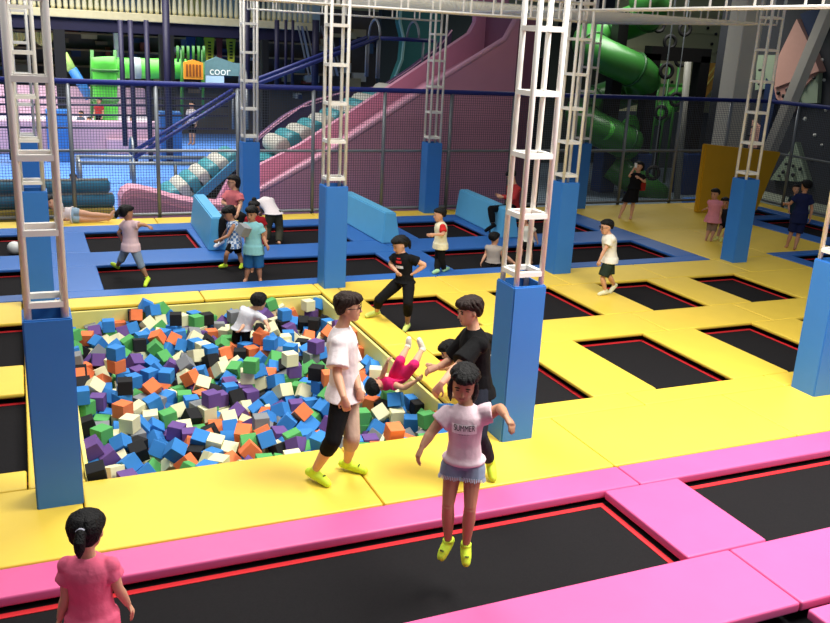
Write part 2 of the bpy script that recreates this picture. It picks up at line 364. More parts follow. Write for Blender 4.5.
# ------------------------------------------------------------------ fences
def fence(label, a, c, posts, net_step=.055):
    a, c = V(a), V(c); d = c-a; L = d.length; u = d/L
    t = thing('safety_fence', label, 'fence', a, 0, 'netted fences round the court')
    b = NB(); tube(b, [V((0, 0, 2.71)), d+V((0, 0, 2.71))], .055, 10); obj('top_rail', b, NAVY, t, True)
    b = NB(); tube(b, [V((0, 0, 1.37)), d+V((0, 0, 1.37))], .032, 8); obj('middle_rail', b, GRY, t, True)
    b = NB(); tube(b, [V((0, 0, .05)), d+V((0, 0, .05))], .035, 8); obj('bottom_rail', b, GRY, t, True)
    for s in posts:
        b = NB(); tube(b, [u*s+V((0, 0, -.05)), u*s+V((0, 0, 2.70))], .042, 10); obj('post', b, GRY, t, True)
    b = NB(); s = 0.0; w = .007; n = V((u.y, -u.x, 0))
    while s < L:
        bar(b, u*s+V((0, 0, .05)), u*s+V((0, 0, 2.7)), w); s += net_step
    z = .05
    while z < 2.7:
        bar(b, V((0, 0, z)), d+V((0, 0, z)), w); z += net_step
    obj('net', b, NETG, t)
fence('netted fence with grey posts and navy top rail across the back of the court', (-4.2, 19.0, 0), (18.78, 19.0, 0), [.1+1.657*k for k in range(14)])
fence('netted fence with navy rail along the right side, before the climbing wall', (18.8, 18.98, 0), (18.8, 9.5, 0), [1.0, 3.6, 5.2, 7.0, 9.0])
# ------------------------------------------------------------------ foam pit
for l, q in (('far pale yellow lining pad of the foam pit behind the child', (-1.9, 1.9, 2.60, 2.64)), ('near pale yellow lining pad of the foam pit, facing away', (-1.9, 1.9, -2.62, -2.58)), ('left pale yellow lining pad of the foam pit by the near pillar', (-1.9, -1.86, -2.58, 2.6)), ('right pale yellow lining pad of the foam pit beside the upturned girl', (1.86, 1.9, -2.58, 2.6))):
    b = NB(); x_, y_ = (q[0]+q[1])/2, (q[2]+q[3])/2; box(b, q[0]-x_, q[1]-x_, q[2]-y_, q[3]-y_, 0, .895, .012); o = obj('pit_lining', b, PYEL); o.location = (2.2+x_, 10.1+y_, -.95); tag(o, l, 'pad', 'foam pit lining pads')
FC = {'b': ('blue', (.20, .50, .78)), 'o': ('orange', (.90, .47, .27)), 'g': ('green', (.33, .65, .35)), 'c': ('cream', (.89, .87, .70)), 'p': ('purple', (.40, .28, .53)), 'y': ('grey', (.50, .51, .52)), 'k': ('black', (.07, .07, .08))}
CM = {}
for k, (n, c) in FC.items():
    b = NB(); box(b, -.079, .079, -.079, .079, -.079, .079, .005, 2)
    me = bpy.data.meshes.new('foam_cube_'+n); b.to_mesh(me); b.free(); me.materials.append(mat('foam_'+n, c, .85, .05, 12)); CM[k] = me
def cube(k, x, y, z, e, label=None, group=None):
    o = bpy.data.objects.new('foam_cube', CM[k]); o.location = (x, y, z); o.rotation_euler = e; COL.objects.link(o)
    n = FC[k][0]
    return tag(o, label or n+' foam cube lying among others in the foam pit', 'foam cube', group or n+' foam cubes in the pit')
CUBES = """p41,837,-12,101,11,236
b117,824,-20,42,18,215
c81,888,-14,189,78,0
p173,931,-14,192,78,288
g382,806,-13,307,311,3
b247,759,0,235,304,25
o78,927,-14,0,157,273
g52,869,-14,207,78,4
b69,857,-22,42,128,294
b38,939,2,0,0,158
k39,757,0,70,9,156
b399,792,0,241,12,79
b85,1066,2,86,78,278
o323,757,1,222,246,249
g230,980,2,157,0,288
g330,870,-30,75,314,234
k84,842,-25,43,58,50
c280,990,2,64,78,229
p128,890,-30,72,0,210
p288,854,-28,98,302,104
o306,916,2,2,239,229
k40,898,-15,223,0,80
o261,872,-18,271,132,22
p324,1026,2,78,0,26
b142,1055,-30,236,310,54
b291,889,-23,5,204,16
g125,926,-29,308,157,247
b311,876,-30,0,0,33
g41,943,-14,16,236,260
k84,954,2,78,0,231
k150,925,-32,55,305,174
y210,852,-14,0,314,76
k297,937,2,157,0,48
o185,794,-17,248,120,3
b112,944,-18,76,219,16
c265,961,-27,310,187,92
b372,872,-15,25,54,228
o85,1065,-14,236,0,263
p230,786,-14,128,20,28
b73,821,-27,209,298,28
o116,986,-17,102,28,272
g300,899,-13,15,125,17
c351,866,-27,266,193,62
o167,1031,-26,313,28,118
b204,806,-12,221,24,72
p55,836,-23,228,209,19
c53,977,-5,28,281,271
b144,843,-21,32,55,88
g42,1190,-14,8,156,46
p55,956,-14,157,0,299
y40,1097,-14,86,4,230
k362,1027,-30,78,1,8
o188,838,-18,2,294,57
b283,1096,-14,120,236,8
b104,855,-31,56,22,299
c369,859,-30,157,0,71
y252,1175,2,0,157,244
c158,835,-24,284,91,262
o401,1107,-15,167,309,78
k402,874,-30,78,0,313
b262,988,-25,54,12,22
b377,837,-30,78,0,296
c207,1045,-25,220,277,271
g207,1216,-14,244,236,12
c168,929,-30,29,78,281
k120,1133,-14,73,70,231
y167,1062,-20,270,34,36
k207,957,-27,202,307,5
b243,867,-25,269,10,60
c285,945,-24,259,25,80
b123,1061,-30,207,78,313
p109,1092,-22,218,268,272
p225,964,-30,42,235,283
b246,905,-27,34,204,246
c175,995,-22,283,298,144
b90,1225,-14,163,78,4
b335,1216,-14,78,0,247
k174,1183,2,0,0,306
p286,992,-14,0,157,76
o144,1146,-11,293,297,57
b152,1246,-4,5,22,100
g139,1130,-19,114,5,231
g223,1033,-22,6,20,201
c382,1253,-14,267,236,218
b72,1182,-24,235,126,28
b247,962,-37,25,295,241
k198,1063,-19,232,287,255
c401,939,-30,0,0,162
b102,1048,-30,0,0,21
p68,1125,-27,293,6,0
o354,902,-30,0,0,34
o364,1066,-18,220,24,108
o277,1122,-14,0,0,263
o388,952,-30,157,0,29
g188,813,-18,110,311,310
o400,1077,-30,239,97,3
c182,1078,-16,218,58,239
o129,1248,-10,247,259,68
g146,1113,-28,242,36,268
b291,1249,-21,243,121,10
b132,981,-30,305,1,112
k137,828,-30,0,0,210
c314,896,-22,71,276,6
k378,1208,-29,314,154,55
b341,851,-38,48,26,291
g327,1264,-12,142,4,84
b108,912,-34,268,304,74
b106,893,-39,200,30,249
b185,886,-32,46,308,304
c227,988,-14,4,236,301
g233,807,-16,309,299,5
c300,1152,-14,271,292,307
c394,993,-30,0,0,59
c171,825,-30,85,299,55
c96,943,-24,236,60,18
y319,1029,-14,0,0,95
p203,928,-34,111,16,260
o126,814,-32,41,9,50
c107,928,-29,74,4,151
b201,1084,-14,254,80,270
c143,1230,-18,280,294,29
c188,909,-32,6,197,78
b175,1128,-19,244,263,40
c256,1179,-14,243,78,62
c398,786,-15,251,66,217
b376,966,-35,114,14,270
o39,1027,-10,0,116,235
b80,954,-14,157,0,260
p314,1246,-22,2,121,10
b227,931,-35,309,28,163
b206,987,-30,163,236,0
c149,769,-14,157,0,46
c250,1002,-32,135,290,289
k223,1223,-14,235,235,10
c57,811,-30,258,219,240
p228,848,-30,70,305,165
b268,865,-32,49,140,30
p189,964,-30,26,78,116
o261,1111,-30,1,236,90
g109,1149,-16,2,134,12
o385,1163,-30,280,126,19
o60,1200,-22,6,314,301
b301,1063,-14,40,236,85
o224,1108,-27,244,300,244
o165,1145,-16,51,281,234
o371,987,-35,123,21,92
k367,1227,-33,100,4,305
b188,1113,-14,0,157,252
b122,1237,-25,134,305,12
k216,796,-22,311,130,252
p267,916,-30,236,0,154
k43,1001,-11,289,0,162
b402,892,-30,0,0,78
k244,1105,-30,78,0,144
b181,1044,-27,238,300,297
b301,933,-14,0,157,22
g228,1144,-28,106,278,281
g151,977,-30,78,0,231
c114,828,-38,110,288,70
p139,872,-30,158,0,308
b247,1008,-18,283,268,92
c380,1034,-37,110,298,22
g41,1156,-21,282,195,236
g56,932,-30,220,83,285
b156,961,-30,0,0,159
k162,883,-34,74,58,295
p338,1199,-32,241,142,12
b400,1263,-16,254,175,308
b302,857,-39,36,301,191
b145,1266,-2,236,104,0
c138,943,-30,286,307,10
p315,802,-30,157,0,308
p72,1220,-22,302,114,219
b129,1107,-32,48,142,43
k85,865,-30,218,78,14
p68,794,-30,0,0,168
g277,1048,-19,62,29,222
b398,1011,-30,20,299,65
b126,1157,-14,236,0,11
o205,823,-14,217,24,74
b152,817,-30,236,0,33
b298,802,-30,0,0,149
y279,788,-23,288,39,301
k341,1029,-27,109,43,233
b92,903,-26,7,283,301
p151,1073,-26,129,0,226
y71,1159,-29,40,21,82
b283,913,-28,8,0,156
c68,1108,-40,302,137,251
b87,814,-36,185,291,238
b66,977,-19,22,274,56
c68,841,-33,252,52,19
o224,1196,-30,78,0,236
p107,1232,-28,13,55,257
c354,940,-42,236,124,302
b176,1163,-16,201,72,276
g165,1263,-8,134,291,40
b225,886,-28,32,31,227
g94,833,-43,275,10,207
o167,805,-32,259,1,33
b271,1034,-26,187,12,307
g375,1046,-26,213,36,282
b176,859,-33,82,40,74
g376,903,-26,78,30,230
c399,1141,-21,104,282,40
o172,904,-39,80,46,76
b397,1201,-30,157,0,247
y161,943,-30,236,0,252
b155,1138,-26,195,304,265
p402,1166,-21,236,55,236
o68,1072,-38,201,280,72
b359,1000,-42,109,34,1
o365,1194,-45,15,289,62
p110,1072,-30,82,313,24
c165,1051,-34,195,280,79
c243,1196,-30,78,0,48
c145,792,-21,261,112,32
p209,1004,-30,247,72,96
c99,1203,-31,49,34,38
k362,885,-30,81,78,31
c195,1099,-14,236,313,251
b255,834,-30,67,236,247
c192,1145,-16,281,288,247
c188,1226,-14,248,78,265
b211,1027,-33,38,116,241
g312,1005,-21,184,284,295
k209,1151,-24,219,118,300
b365,928,-34,122,18,42
b258,1178,-30,25,78,95
y87,885,-30,0,157,246
b268,1084,-32,310,198,10
g38,877,-45,157,0,0
b330,921,-34,19,291,14
c317,1148,-30,157,0,78
b40,824,-30,227,299,2
y240,1223,-29,110,241,41
c213,947,-38,14,32,114
k390,1129,-32,10,282,8
c280,807,-26,81,265,304
o108,1266,-30,236,157,0
b339,1042,-17,282,297,290
p388,1255,-30,49,236,64
k334,1122,-30,78,0,209
y103,978,-30,0,157,267
y354,978,-42,0,190,78
b257,1129,-30,78,0,30
g330,869,-45,156,4,306
o262,1018,-29,296,313,138
c338,964,-36,307,191,84
b399,1037,-34,290,21,191
c139,908,-37,0,22,238
b40,1124,-16,66,9,78
b309,1265,-19,86,197,311
y195,1167,-18,259,57,104
b92,1066,-30,134,78,292
b136,759,-14,116,236,4
c160,1243,-19,313,56,246
g160,1221,-22,192,293,224
g277,887,-34,249,54,38
g240,1162,-30,236,2,312
g125,794,-30,137,18,280
b132,1081,-31,302,277,304
b326,1163,-30,157,0,306
c209,913,-42,165,38,39
b39,1228,-24,308,131,66
c302,1249,-33,71,278,10
g152,1033,-45,77,67,255
b254,855,-33,192,293,32
b65,947,-30,0,0,285
k42,1047,-13,314,273,78
o170,974,-30,276,236,222
b38,912,-45,0,0,236
g284,967,-30,256,78,301
k50,1172,-30,46,307,245
g266,1193,-28,312,114,304
c400,969,-33,278,299,170
k189,1001,-37,50,98,270
k286,1024,-19,277,134,283
b323,1058,-16,299,256,177
g282,993,-30,0,0,148
c216,814,-30,192,78,287
k332,1215,-30,0,157,12
k303,1230,-40,16,284,162
b38,840,-39,0,238,236
c362,958,-45,94,80,275
b154,1163,-14,157,0,282
b39,915,-26,0,193,232
o48,1082,-29,257,38,210
y331,832,-39,261,184,280
b207,1235,-14,78,0,255
c97,852,-45,136,24,303
b72,906,-30,92,301,74
y376,795,-30,22,78,48
y119,970,-30,236,0,34
c311,916,-14,304,239,229
b70,1054,-42,270,0,307
b171,1183,-14,78,0,280
c169,1112,-32,42,27,161
o360,1266,-31,160,55,0
b378,1066,-30,90,54,278
b350,1227,-33,288,312,142
g190,757,-14,239,312,76
o49,1102,-30,50,78,227
p223,981,-30,0,0,235
o242,1143,-36,204,2,237
o138,853,-33,53,173,310
b298,976,-30,0,0,45
b96,1180,-32,54,28,165
b113,873,-41,38,303,116
b299,1114,-24,266,34,188
y360,811,-35,233,48,96
b270,953,-41,239,269,86
o232,912,-35,264,300,267
y55,914,-30,157,0,310
c324,1230,-31,242,307,248
o138,1048,-47,85,266,54
b349,1050,-26,6,187,42
c120,1130,-30,5,308,198
o278,1102,-30,77,236,303
k128,1266,-14,76,78,76
o199,1055,-35,38,166,28
g248,778,-16,58,18,129
o322,933,-27,223,294,102
p253,1252,-33,262,278,11
o157,867,-33,242,136,310
g102,1017,-40,31,123,237
c343,1266,-23,156,54,0
c218,757,-14,313,164,236
o400,806,-16,20,92,19
p310,840,-45,78,311,112
b314,874,-45,12,236,295
g327,1012,-27,52,127,295
c212,1073,-29,46,311,22
c234,1089,-37,93,282,271
b256,813,-26,44,131,46
y70,1261,-31,154,303,5
c39,934,-30,236,0,231
b38,1014,-22,76,259,238
c83,1207,-34,132,291,70
g86,1083,-43,78,178,313
b401,1114,-30,181,247,291
c77,936,-30,0,0,128
p399,1095,-33,21,111,17
g97,1127,-24,114,270,244
p38,1165,-45,78,0,79
b135,961,-38,230,32,24
b178,1264,-20,139,44,291
k400,1220,-31,2,179,313
p60,1154,-39,40,21,82
p254,934,-40,281,276,177
c70,889,-30,236,0,235
y281,1013,-33,280,200,17
o274,1214,-33,44,273,116
g155,910,-45,74,236,7
k378,1152,-43,275,32,175
p210,890,-35,264,270,96
c280,1201,-42,199,0,38
g91,1227,-30,86,236,4
b379,760,-15,220,300,58
b344,1017,-38,27,181,36
b370,1211,-45,310,164,305
b38,964,-14,157,0,0
k41,1161,-61,0,157,28
g289,1248,-42,78,42,10
b41,1129,-61,236,0,134
y216,870,-29,115,296,60
c194,944,-45,78,0,24
b41,972,-61,283,236,86
c339,1179,-40,261,187,274
b54,868,-30,142,236,0
c378,1173,-45,286,295,134
y238,889,-39,275,190,28
o275,1247,-33,266,293,272
y85,975,-15,311,144,81
b135,1176,-19,108,8,249
p170,1032,-44,309,0,22
y172,1091,-26,90,34,80
c86,1114,-29,305,2,116
y155,1064,-45,130,236,0
b40,1120,-31,110,221,284
g236,1265,-30,125,245,32
c343,1141,-35,36,170,290
g187,1024,-39,44,152,293
c211,1216,-30,236,0,116
c326,1266,-30,0,4,78
p331,850,-51,265,118,24
c315,1126,-33,24,188,38
k309,1053,-30,228,236,246
y298,1095,-30,236,0,224
o188,824,-30,267,6,297
b380,887,-35,10,118,252
c190,963,-45,205,78,303
b388,1214,-45,0,0,240
p38,969,-30,0,0,78
k299,896,-35,182,294,282
b299,930,-30,106,236,274
k54,847,-45,78,78,0
c401,1184,-30,0,157,6
k231,867,-36,312,192,0
o351,790,-30,236,0,25
k184,1071,-31,144,298,274
c90,1065,-45,12,236,302
g399,849,-33,1,33,0
b178,938,-45,0,0,171
p208,1191,-29,310,167,82
g38,1202,-45,0,0,236
o196,897,-41,125,26,36
b83,1244,-27,32,8,264
b294,1134,-25,209,36,82
y363,1096,-30,157,0,244
b272,1148,-32,194,17,64
c387,920,-34,10,110,235
k241,976,-43,32,57,277
b228,834,-39,294,270,178
p41,759,-15,101,66,36
c140,1020,-45,157,0,257
b374,939,-40,210,40,259
p124,906,-45,236,0,159
b40,1209,-29,311,313,302
c135,1206,-26,32,42,278
y192,1209,-30,0,0,311
c207,836,-30,96,236,292
b39,1139,-31,303,300,78
p178,777,-26,269,2,54
k64,1137,-37,210,28,304
b38,1023,-37,0,264,235
b322,891,-36,46,197,310
o38,983,-17,275,0,157
b256,883,-29,267,10,167
o392,1021,-45,275,236,231
b252,1064,-30,309,78,38
b38,1265,-45,236,0,78
y39,1055,-27,226,274,91
g274,1057,-32,264,112,250
b265,1245,-21,0,200,10
b364,862,-45,293,78,268
b148,1220,-32,44,20,68
g396,804,-30,242,170,308
c264,974,-36,10,130,249
c334,804,-36,285,174,285
o284,1156,-22,286,276,3
b39,894,-61,0,0,148
k362,1022,-45,314,158,38
c238,941,-46,294,138,299
o38,997,-30,81,236,311
c155,1198,-26,292,259,244
k118,845,-33,56,295,144
g256,758,-14,287,225,16
c255,1211,-32,306,314,152
b275,1181,-45,298,242,239
b377,1011,-45,0,0,207
g175,954,-30,78,0,253
c318,1103,-29,80,0,227
b234,1054,-29,277,270,217
b224,1231,-30,74,312,58
g300,1010,-30,44,30,138
p220,1162,-33,104,36,8
b206,1041,-46,123,70,291
g38,1221,-46,78,281,78
b125,1257,-30,78,0,92
o213,933,-48,289,199,241
c64,1173,-38,282,301,247
p400,1070,-47,155,20,313
g299,784,-30,0,0,220
k314,1210,-34,76,310,131
g209,775,-26,255,286,70
g55,1226,-28,304,120,64
c223,1023,-42,182,0,53
c56,964,-30,22,78,78
o163,934,-45,22,236,70
p182,872,-42,312,117,228
b93,1149,-26,56,36,193
o76,840,-48,117,52,19
g54,890,-30,236,0,0
o269,849,-42,241,111,265
o101,1050,-45,0,0,171
b332,993,-30,296,236,13
p60,869,-45,38,78,4
c356,879,-45,78,0,287
y188,924,-44,24,70,38
g316,1033,-30,38,78,102
b40,1068,-36,219,277,235
b278,1121,-30,0,0,125
b281,934,-37,102,30,64
p288,1080,-30,0,0,76
c84,1039,-45,261,236,42
k40,875,-61,45,236,18
b46,951,-30,236,0,135
o254,1161,-43,292,313,237
b260,990,-45,13,78,26
c353,1234,-48,18,213,69
y345,1197,-46,8,62,310
c402,882,-45,236,0,80
b88,922,-30,42,78,102
b111,1115,-30,236,0,49
g249,919,-44,198,42,30
o116,947,-34,306,299,40
k118,1202,-33,210,0,6
b317,1075,-33,57,28,62
b187,808,-38,284,126,76
b58,1202,-41,38,161,285
b207,968,-41,290,208,266
k41,1078,-49,273,296,18
b78,1127,-45,266,283,150
g238,1009,-40,36,272,182
k42,932,-45,78,0,283
o168,1076,-36,57,38,22
p224,1128,-37,239,36,280
o100,871,-50,179,274,25
k372,1245,-45,236,0,165
p400,832,-30,0,157,3
c170,1132,-39,270,269,51
b155,1109,-42,202,36,268
c355,1220,-56,279,50,138
b128,890,-46,82,6,313
b61,890,-45,90,236,10
b353,1248,-40,172,22,244
g312,914,-30,47,75,72
g227,959,-45,234,235,282
p116,1000,-26,0,36,233
b108,834,-52,92,38,294
o311,990,-28,186,264,281
b385,871,-45,157,0,4
c301,1197,-39,227,282,303
g340,889,-45,304,303,244
p123,1036,-42,236,288,198
c370,1077,-40,28,19,104
o173,1005,-34,58,28,210
g359,759,-17,263,2,313
c358,847,-45,258,236,33
b50,822,-47,239,18,284
k57,865,-61,98,236,0
p191,1226,-30,124,78,293
o56,1124,-46,277,34,311
b191,848,-31,2,20,226
p39,1239,-39,237,286,230
c388,833,-45,157,0,41
k147,982,-45,106,236,1
g259,898,-41,142,282,290
y44,1036,-25,314,38,78
c385,854,-42,124,0,235
c299,949,-36,238,103,298
b117,927,-45,0,0,136
b175,954,-45,78,0,14
b202,1014,-45,163,311,40
o128,860,-46,277,48,100
g140,1000,-45,288,236,230
p334,1218,-45,0,0,282
o325,1248,-34,80,120,8
c42,912,-61,157,0,279
g297,822,-42,78,116,308
k59,992,-30,236,0,242
o194,786,-32,123,278,278
y208,836,-45,236,0,305
p294,863,-52,49,279,281
c132,840,-45,78,0,222
g75,1192,-38,57,144,299
b284,891,-47,85,211,38
o244,849,-45,82,22,189
c53,1052,-45,30,236,112
b331,885,-59,251,0,140
p248,870,-45,12,78,247
y393,997,-45,281,78,104
k239,1032,-33,22,35,303
b142,929,-46,289,4,199
b124,950,-51,57,281,120
p108,886,-55,269,276,207
c110,853,-61,241,78,80
g209,852,-30,78,0,148
c334,1088,-32,265,16,46
b357,1075,-30,277,273,60
g192,1192,-29,235,4,2
k392,758,-30,14,245,217
b341,756,-18,157,250,313
b191,757,-29,45,83,281
b261,758,-30,81,304,2
y266,805,-37,304,49,132
k342,1103,-32,301,170,51
o40,791,-36,232,33,72
o316,782,-30,78,0,223
b301,1265,-34,230,43,312
g366,762,-35,36,207,74
c345,756,-36,159,0,236
g228,776,-26,0,34,78
k143,1130,-40,50,37,133
b89,1266,-29,236,259,0
b126,1181,-35,46,20,72
p86,1139,-36,211,278,227
p223,757,-30,70,1,157
o97,780,-35,271,15,174
b149,1182,-28,106,302,284
g296,1038,-30,298,70,252
b106,1248,-36,24,10,156
b204,1102,-30,78,5,123
b173,1215,-31,114,293,224
g334,1065,-28,290,217,22
o207,756,-31,232,3,236
y174,1195,-30,279,72,44
p254,1082,-40,14,196,300
b321,961,-38,273,162,310
g81,756,-30,78,0,156
y64,765,-29,2,76,162
y194,1154,-34,290,188,246
g202,1263,-35,260,170,0
o129,1222,-36,38,201,291
g140,1245,-30,78,0,249
k402,1150,-37,236,287,235
b42,760,-31,90,311,286
y42,1187,-30,243,308,244
b83,976,-31,20,66,92
g114,1216,-40,118,44,291
g117,760,-30,78,0,150
c96,1158,-40,288,123,31
p156,784,-36,105,299,86
g172,788,-38,287,20,241
k208,1238,-30,52,78,29
b240,760,-19,284,59,35
g323,758,-15,299,246,249
b329,1047,-33,66,141,291
k72,1228,-36,279,2,143
c97,760,-30,157,0,312
c168,761,-20,46,276,299
b122,1010,-38,281,172,294
b160,1257,-29,74,256,98
p260,786,-30,214,236,38
b171,1154,-34,265,309,260
p261,1045,-37,191,271,258
c300,1165,-31,259,281,126
k186,1138,-30,10,40,54
k196,1087,-30,0,0,194
k190,1116,-30,292,236,255
c190,1173,-32,255,10,4
y182,1260,-36,42,44,291
o203,1132,-34,287,294,211
c242,758,-36,34,59,35
c240,803,-30,115,220,302
k231,1248,-30,243,68,0
c160,1235,-33,18,56,246
b172,1178,-30,0,0,236
o83,958,-30,262,78,258
b99,1097,-35,106,289,64
c125,1159,-30,0,236,118
c158,1166,-30,0,0,28
b210,787,-40,265,116,275
c57,1011,-36,32,39,270
p133,757,-30,18,78,12
b138,780,-32,311,104,30
c111,1145,-35,251,124,44
b107,1166,-32,7,44,40
g151,765,-30,84,236,294
c144,1151,-32,280,154,268
b142,1264,-32,291,221,258
g290,1145,-36,45,130,33
g322,760,-30,68,2,181
y293,1058,-30,89,78,250
y401,786,-31,102,248,60"""
NIND = 300
rest = NB(); slots = list(FC); rest_me = []
for i, ln in enumerate(CUBES.split()):
    k = ln[0]; q = [int(v) for v in ln[1:].split(',')]
    x, y, z = q[0]/100, q[1]/100, q[2]/100; e = [v/50 for v in q[3:6]]
    if i < NIND: cube(k, x, y, z, e)
    else:
        f0 = len(rest.faces); t_ = bmesh.new(); bmesh.ops.create_cube(t_, size=.157)
        from mathutils import Euler
        merge(rest, t_, Matrix.Translation((x-2.2, y-10.1, z)) @ Euler(e).to_matrix().to_4x4())
        rest.faces.ensure_lookup_table()
        for f in rest.faces[f0:]: f.material_index = slots.index(k)
o = obj('loose_foam_cubes', rest); o.location = (2.2, 10.1, 0)
for k in slots: o.data.materials.append(MATS['foam_'+FC[k][0]])
tag(o, 'deeper foam cubes of all colours glimpsed between the top ones', 'foam cubes', None, 'stuff')
# ------------------------------------------------------------------ beyond the back fence
SPK = mat('slide_pink_vinyl', (.82, .57, .66), .6, .05, 2, .05, 6)
SPD = mat('slide_pink_trim', (.84, .62, .71), .6, .05)
TEAL = mat('teal_vinyl', (.20, .52, .56), .5, .08, 5)
TEAB = mat('teal_blue_vinyl', (.16, .48, .62), .5, .08, 5)
OFFW = mat('off_white_vinyl', (.68, .67, .63), .6, .06)
PURP = mat('dark_purple_vinyl', (.32, .22, .36), .6, .06)
SEAG = mat('sea_green_vinyl', (.16, .42, .40), .6, .08)
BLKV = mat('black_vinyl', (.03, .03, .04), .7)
IND = mat('indigo_post_foam', (.09, .08, .20), .55, .08)
LIME = mat('bright_green_plastic', (.35, .78, .28), .35, .05)
LIMD = mat('green_plastic', (.20, .46, .18), .35, .08)
ORG = mat('orange_plastic', (.95, .62, .20), .4, .05)
def off(pts, o): return [p-V(o) for p in pts]
# pink giant slide
A0 = V((4.3, 20.2, -.3))
t = thing('giant_slide', 'giant pink inflatable slide rising to the right behind the fence', 'slide', A0)
Yn, Yf = 20.2, 22.0
nw = [(4.3, -.28), (4.3, .0), (5.0, .28), (6.6, 1.12), (9.6, 3.02), (11.1, 3.92), (11.45, 4.55), (11.45, -.28)]
b = NB(); prism(b, [V((x, Yn, z))-A0 for x, z in nw], (0, .22, 0)); obj('near_wall', b, SPK, t)
b = NB(); tube(b, [V((x, Yn+.06, z+.02))-A0 for x, z in nw[1:7]], .075, 10); obj('near_wall_trim', b, SPD, t, True)
fw = [W(px, py, Yf) for px, py in ((228, 181), (300, 145), (400, 80), (470, 33), (476, 22), (477, -12))]
fpts = [V((4.3, Yf, -.28))]+[V((p.x, Yf, p.z)) for p in fw]+[V((12.1, Yf, fw[-1].z)), V((12.1, Yf, -.28))]
b = NB(); prism(b, [p-A0 for p in fpts], (0, .22, 0)); obj('far_wall', b, SPK, t)
b = NB(); bed = [(4.3, -.2), (5.2, .05), (6.6, .82), (9.6, 2.7), (11.1, 3.5), (12.0, 3.6)]
for (x0, z0), (x1, z1) in zip(bed, bed[1:]): prism(b, [V((x0, Yn+.2, z0))-A0, V((x1, Yn+.2, z1))-A0, V((x1, Yn+.2, z1-.1))-A0, V((x0, Yn+.2, z0-.1))-A0], (0, Yf-Yn-.2, 0))
obj('sliding_bed', b, SPK, t)
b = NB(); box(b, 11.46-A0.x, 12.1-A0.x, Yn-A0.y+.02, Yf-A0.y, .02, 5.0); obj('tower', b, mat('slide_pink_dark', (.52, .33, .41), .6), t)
# low pink run-out
A1 = V((1.85, 19.9, -.3))
t = thing('slide_run_out', 'low pink curved run-out wall at the foot of the slide', 'slide', A1)
ro = [(1.85, -.3), (1.85, .22), (1.92, .36), (2.06, .44), (2.3, .42), (2.6, .34), (3.0, .20), (3.5, .09), (4.25, .02), (4.25, -.3)]
b = NB(); prism(b, [V((x, 19.9, z))-A1 for x, z in ro], (0, .8, 0)); bmesh.ops.bevel(b, geom=[e for e in b.edges if abs(e.verts[0].co.y-e.verts[1].co.y) < .01], offset=.04, segments=2, affect='EDGES'); obj('wall', b, SPK, t)
b = NB(); prism(b, [V((x, 19.86, z-.16))-A1 for x, z in ro[2:9]]+[V((4.25, 19.86, -.28))-A1, V((2.1, 19.86, -.28))-A1], (0, .04, 0)); obj('wall_facing', b, mat('slide_pink_facing', (.75, .50, .59), .6), t)
# stepped inflatable stair with rolls
A2 = W(170, 200, 23.0); A2.z = -.3
t = thing('inflatable_stair', 'inflatable stair of teal and white rolls climbing beside the pink slide', 'stair', A2)
def rolls(p0, p1, n, Y0, Y1, m0):
    for k in range(n):
        f = k/(n-1); x = p0[0]+(p1[0]-p0[0])*f; z = p0[1]+(p1[1]-p0[1])*f
        b = NB(); r = .25
        tube(b, [V((x, Y0, z))-A2, V((x, Y0+.06, z))-A2, V((x, Y1-.06, z))-A2, V((x, Y1, z))-A2], [r*.7, r, r, r*.7], 14)
        obj('step_roll', b, (TEAL, OFFW)[(k+m0) % 2], t, True)
def w2(px, py, Y): p = W(px, py, Y); return p.x, p.z
rolls(w2(174, 196, 22.9), w2(232, 160, 22.9), 7, 22.45, 23.85, 0)
rolls(w2(280, 146, 22.9), w2(392, 94, 22.9), 11, 22.45, 23.85, 1)
b = NB()
for s, e in (((188, 206), (236, 163)),):
    p, q = W(*s, 22.35), W(*e, 22.35); bar(b, p-A2, q-A2, .14, .2)
obj('side_rail', b, TEAB, t)
b = NB(); p, q = W(232, 160, 22.4), W(290, 158, 22.4); box(b, p.x-A2.x, q.x-A2.x, p.y-A2.y, p.y-A2.y+1.6, p.z-A2.z-.25, p.z-A2.z); obj('landing', b, TEAL, t)
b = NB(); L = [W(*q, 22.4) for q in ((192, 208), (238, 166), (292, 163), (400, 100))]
prism(b, [L[0]-A2, L[1]-A2, L[2]-A2, L[3]-A2, V((L[3].x, L[3].y, -.28))-A2, V((L[0].x, L[0].y, -.28))-A2], (0, 1.3, 0)); obj('side_skirt', b, BLKV, t)  # black solid paints in the darkness of the void below the stair
# dark purple slide and sea green slide behind
A3 = V((5.5, 25.5, -.3))
t = thing('purple_slide', 'dark purple inflatable slide wall with white edging behind the stair', 'slide', A3)
pw = [W(*q, 25.5) for q in ((246, 152), (262, 134), (285, 116), (310, 102), (345, 92), (385, 86), (412, 68), (440, 46), (452, 30))]
b = NB(); prism(b, [p-A3 for p in pw]+[V((pw[-1].x, 25.5, -.28))-A3, V((pw[0].x, 25.5, -.28))-A3], (0, .3, 0)); obj('wall', b, PURP, t)
b = NB(); tube(b, [p-A3 for p in pw], .022, 8); obj('edging', b, SPD, t, True)
b = NB(); p2 = [W(*q, 25.45) for q in ((256, 142), (275, 126), (300, 108), (330, 99))]; tube(b, [p-A3 for p in p2], .018, 6); obj('seam', b, SPD, t, True)
A4 = W(400, 80, 27.0)
t = thing('sea_green_slide', 'curved sea green slide wall high behind the stair', 'slide', A4)
sg = [W(*q, 27) for q in ((393, 84), (402, 60), (404, 40), (400, 22), (402, -10), (440, -10), (440, 84))]+[V((W(440, 84, 27).x, 27, -.29)), V((W(393, 84, 27).x, 27, -.29))]
b = NB(); prism(b, [p-A4 for p in sg], (0, .4, 0)); obj('wall', b, SEAG, t)
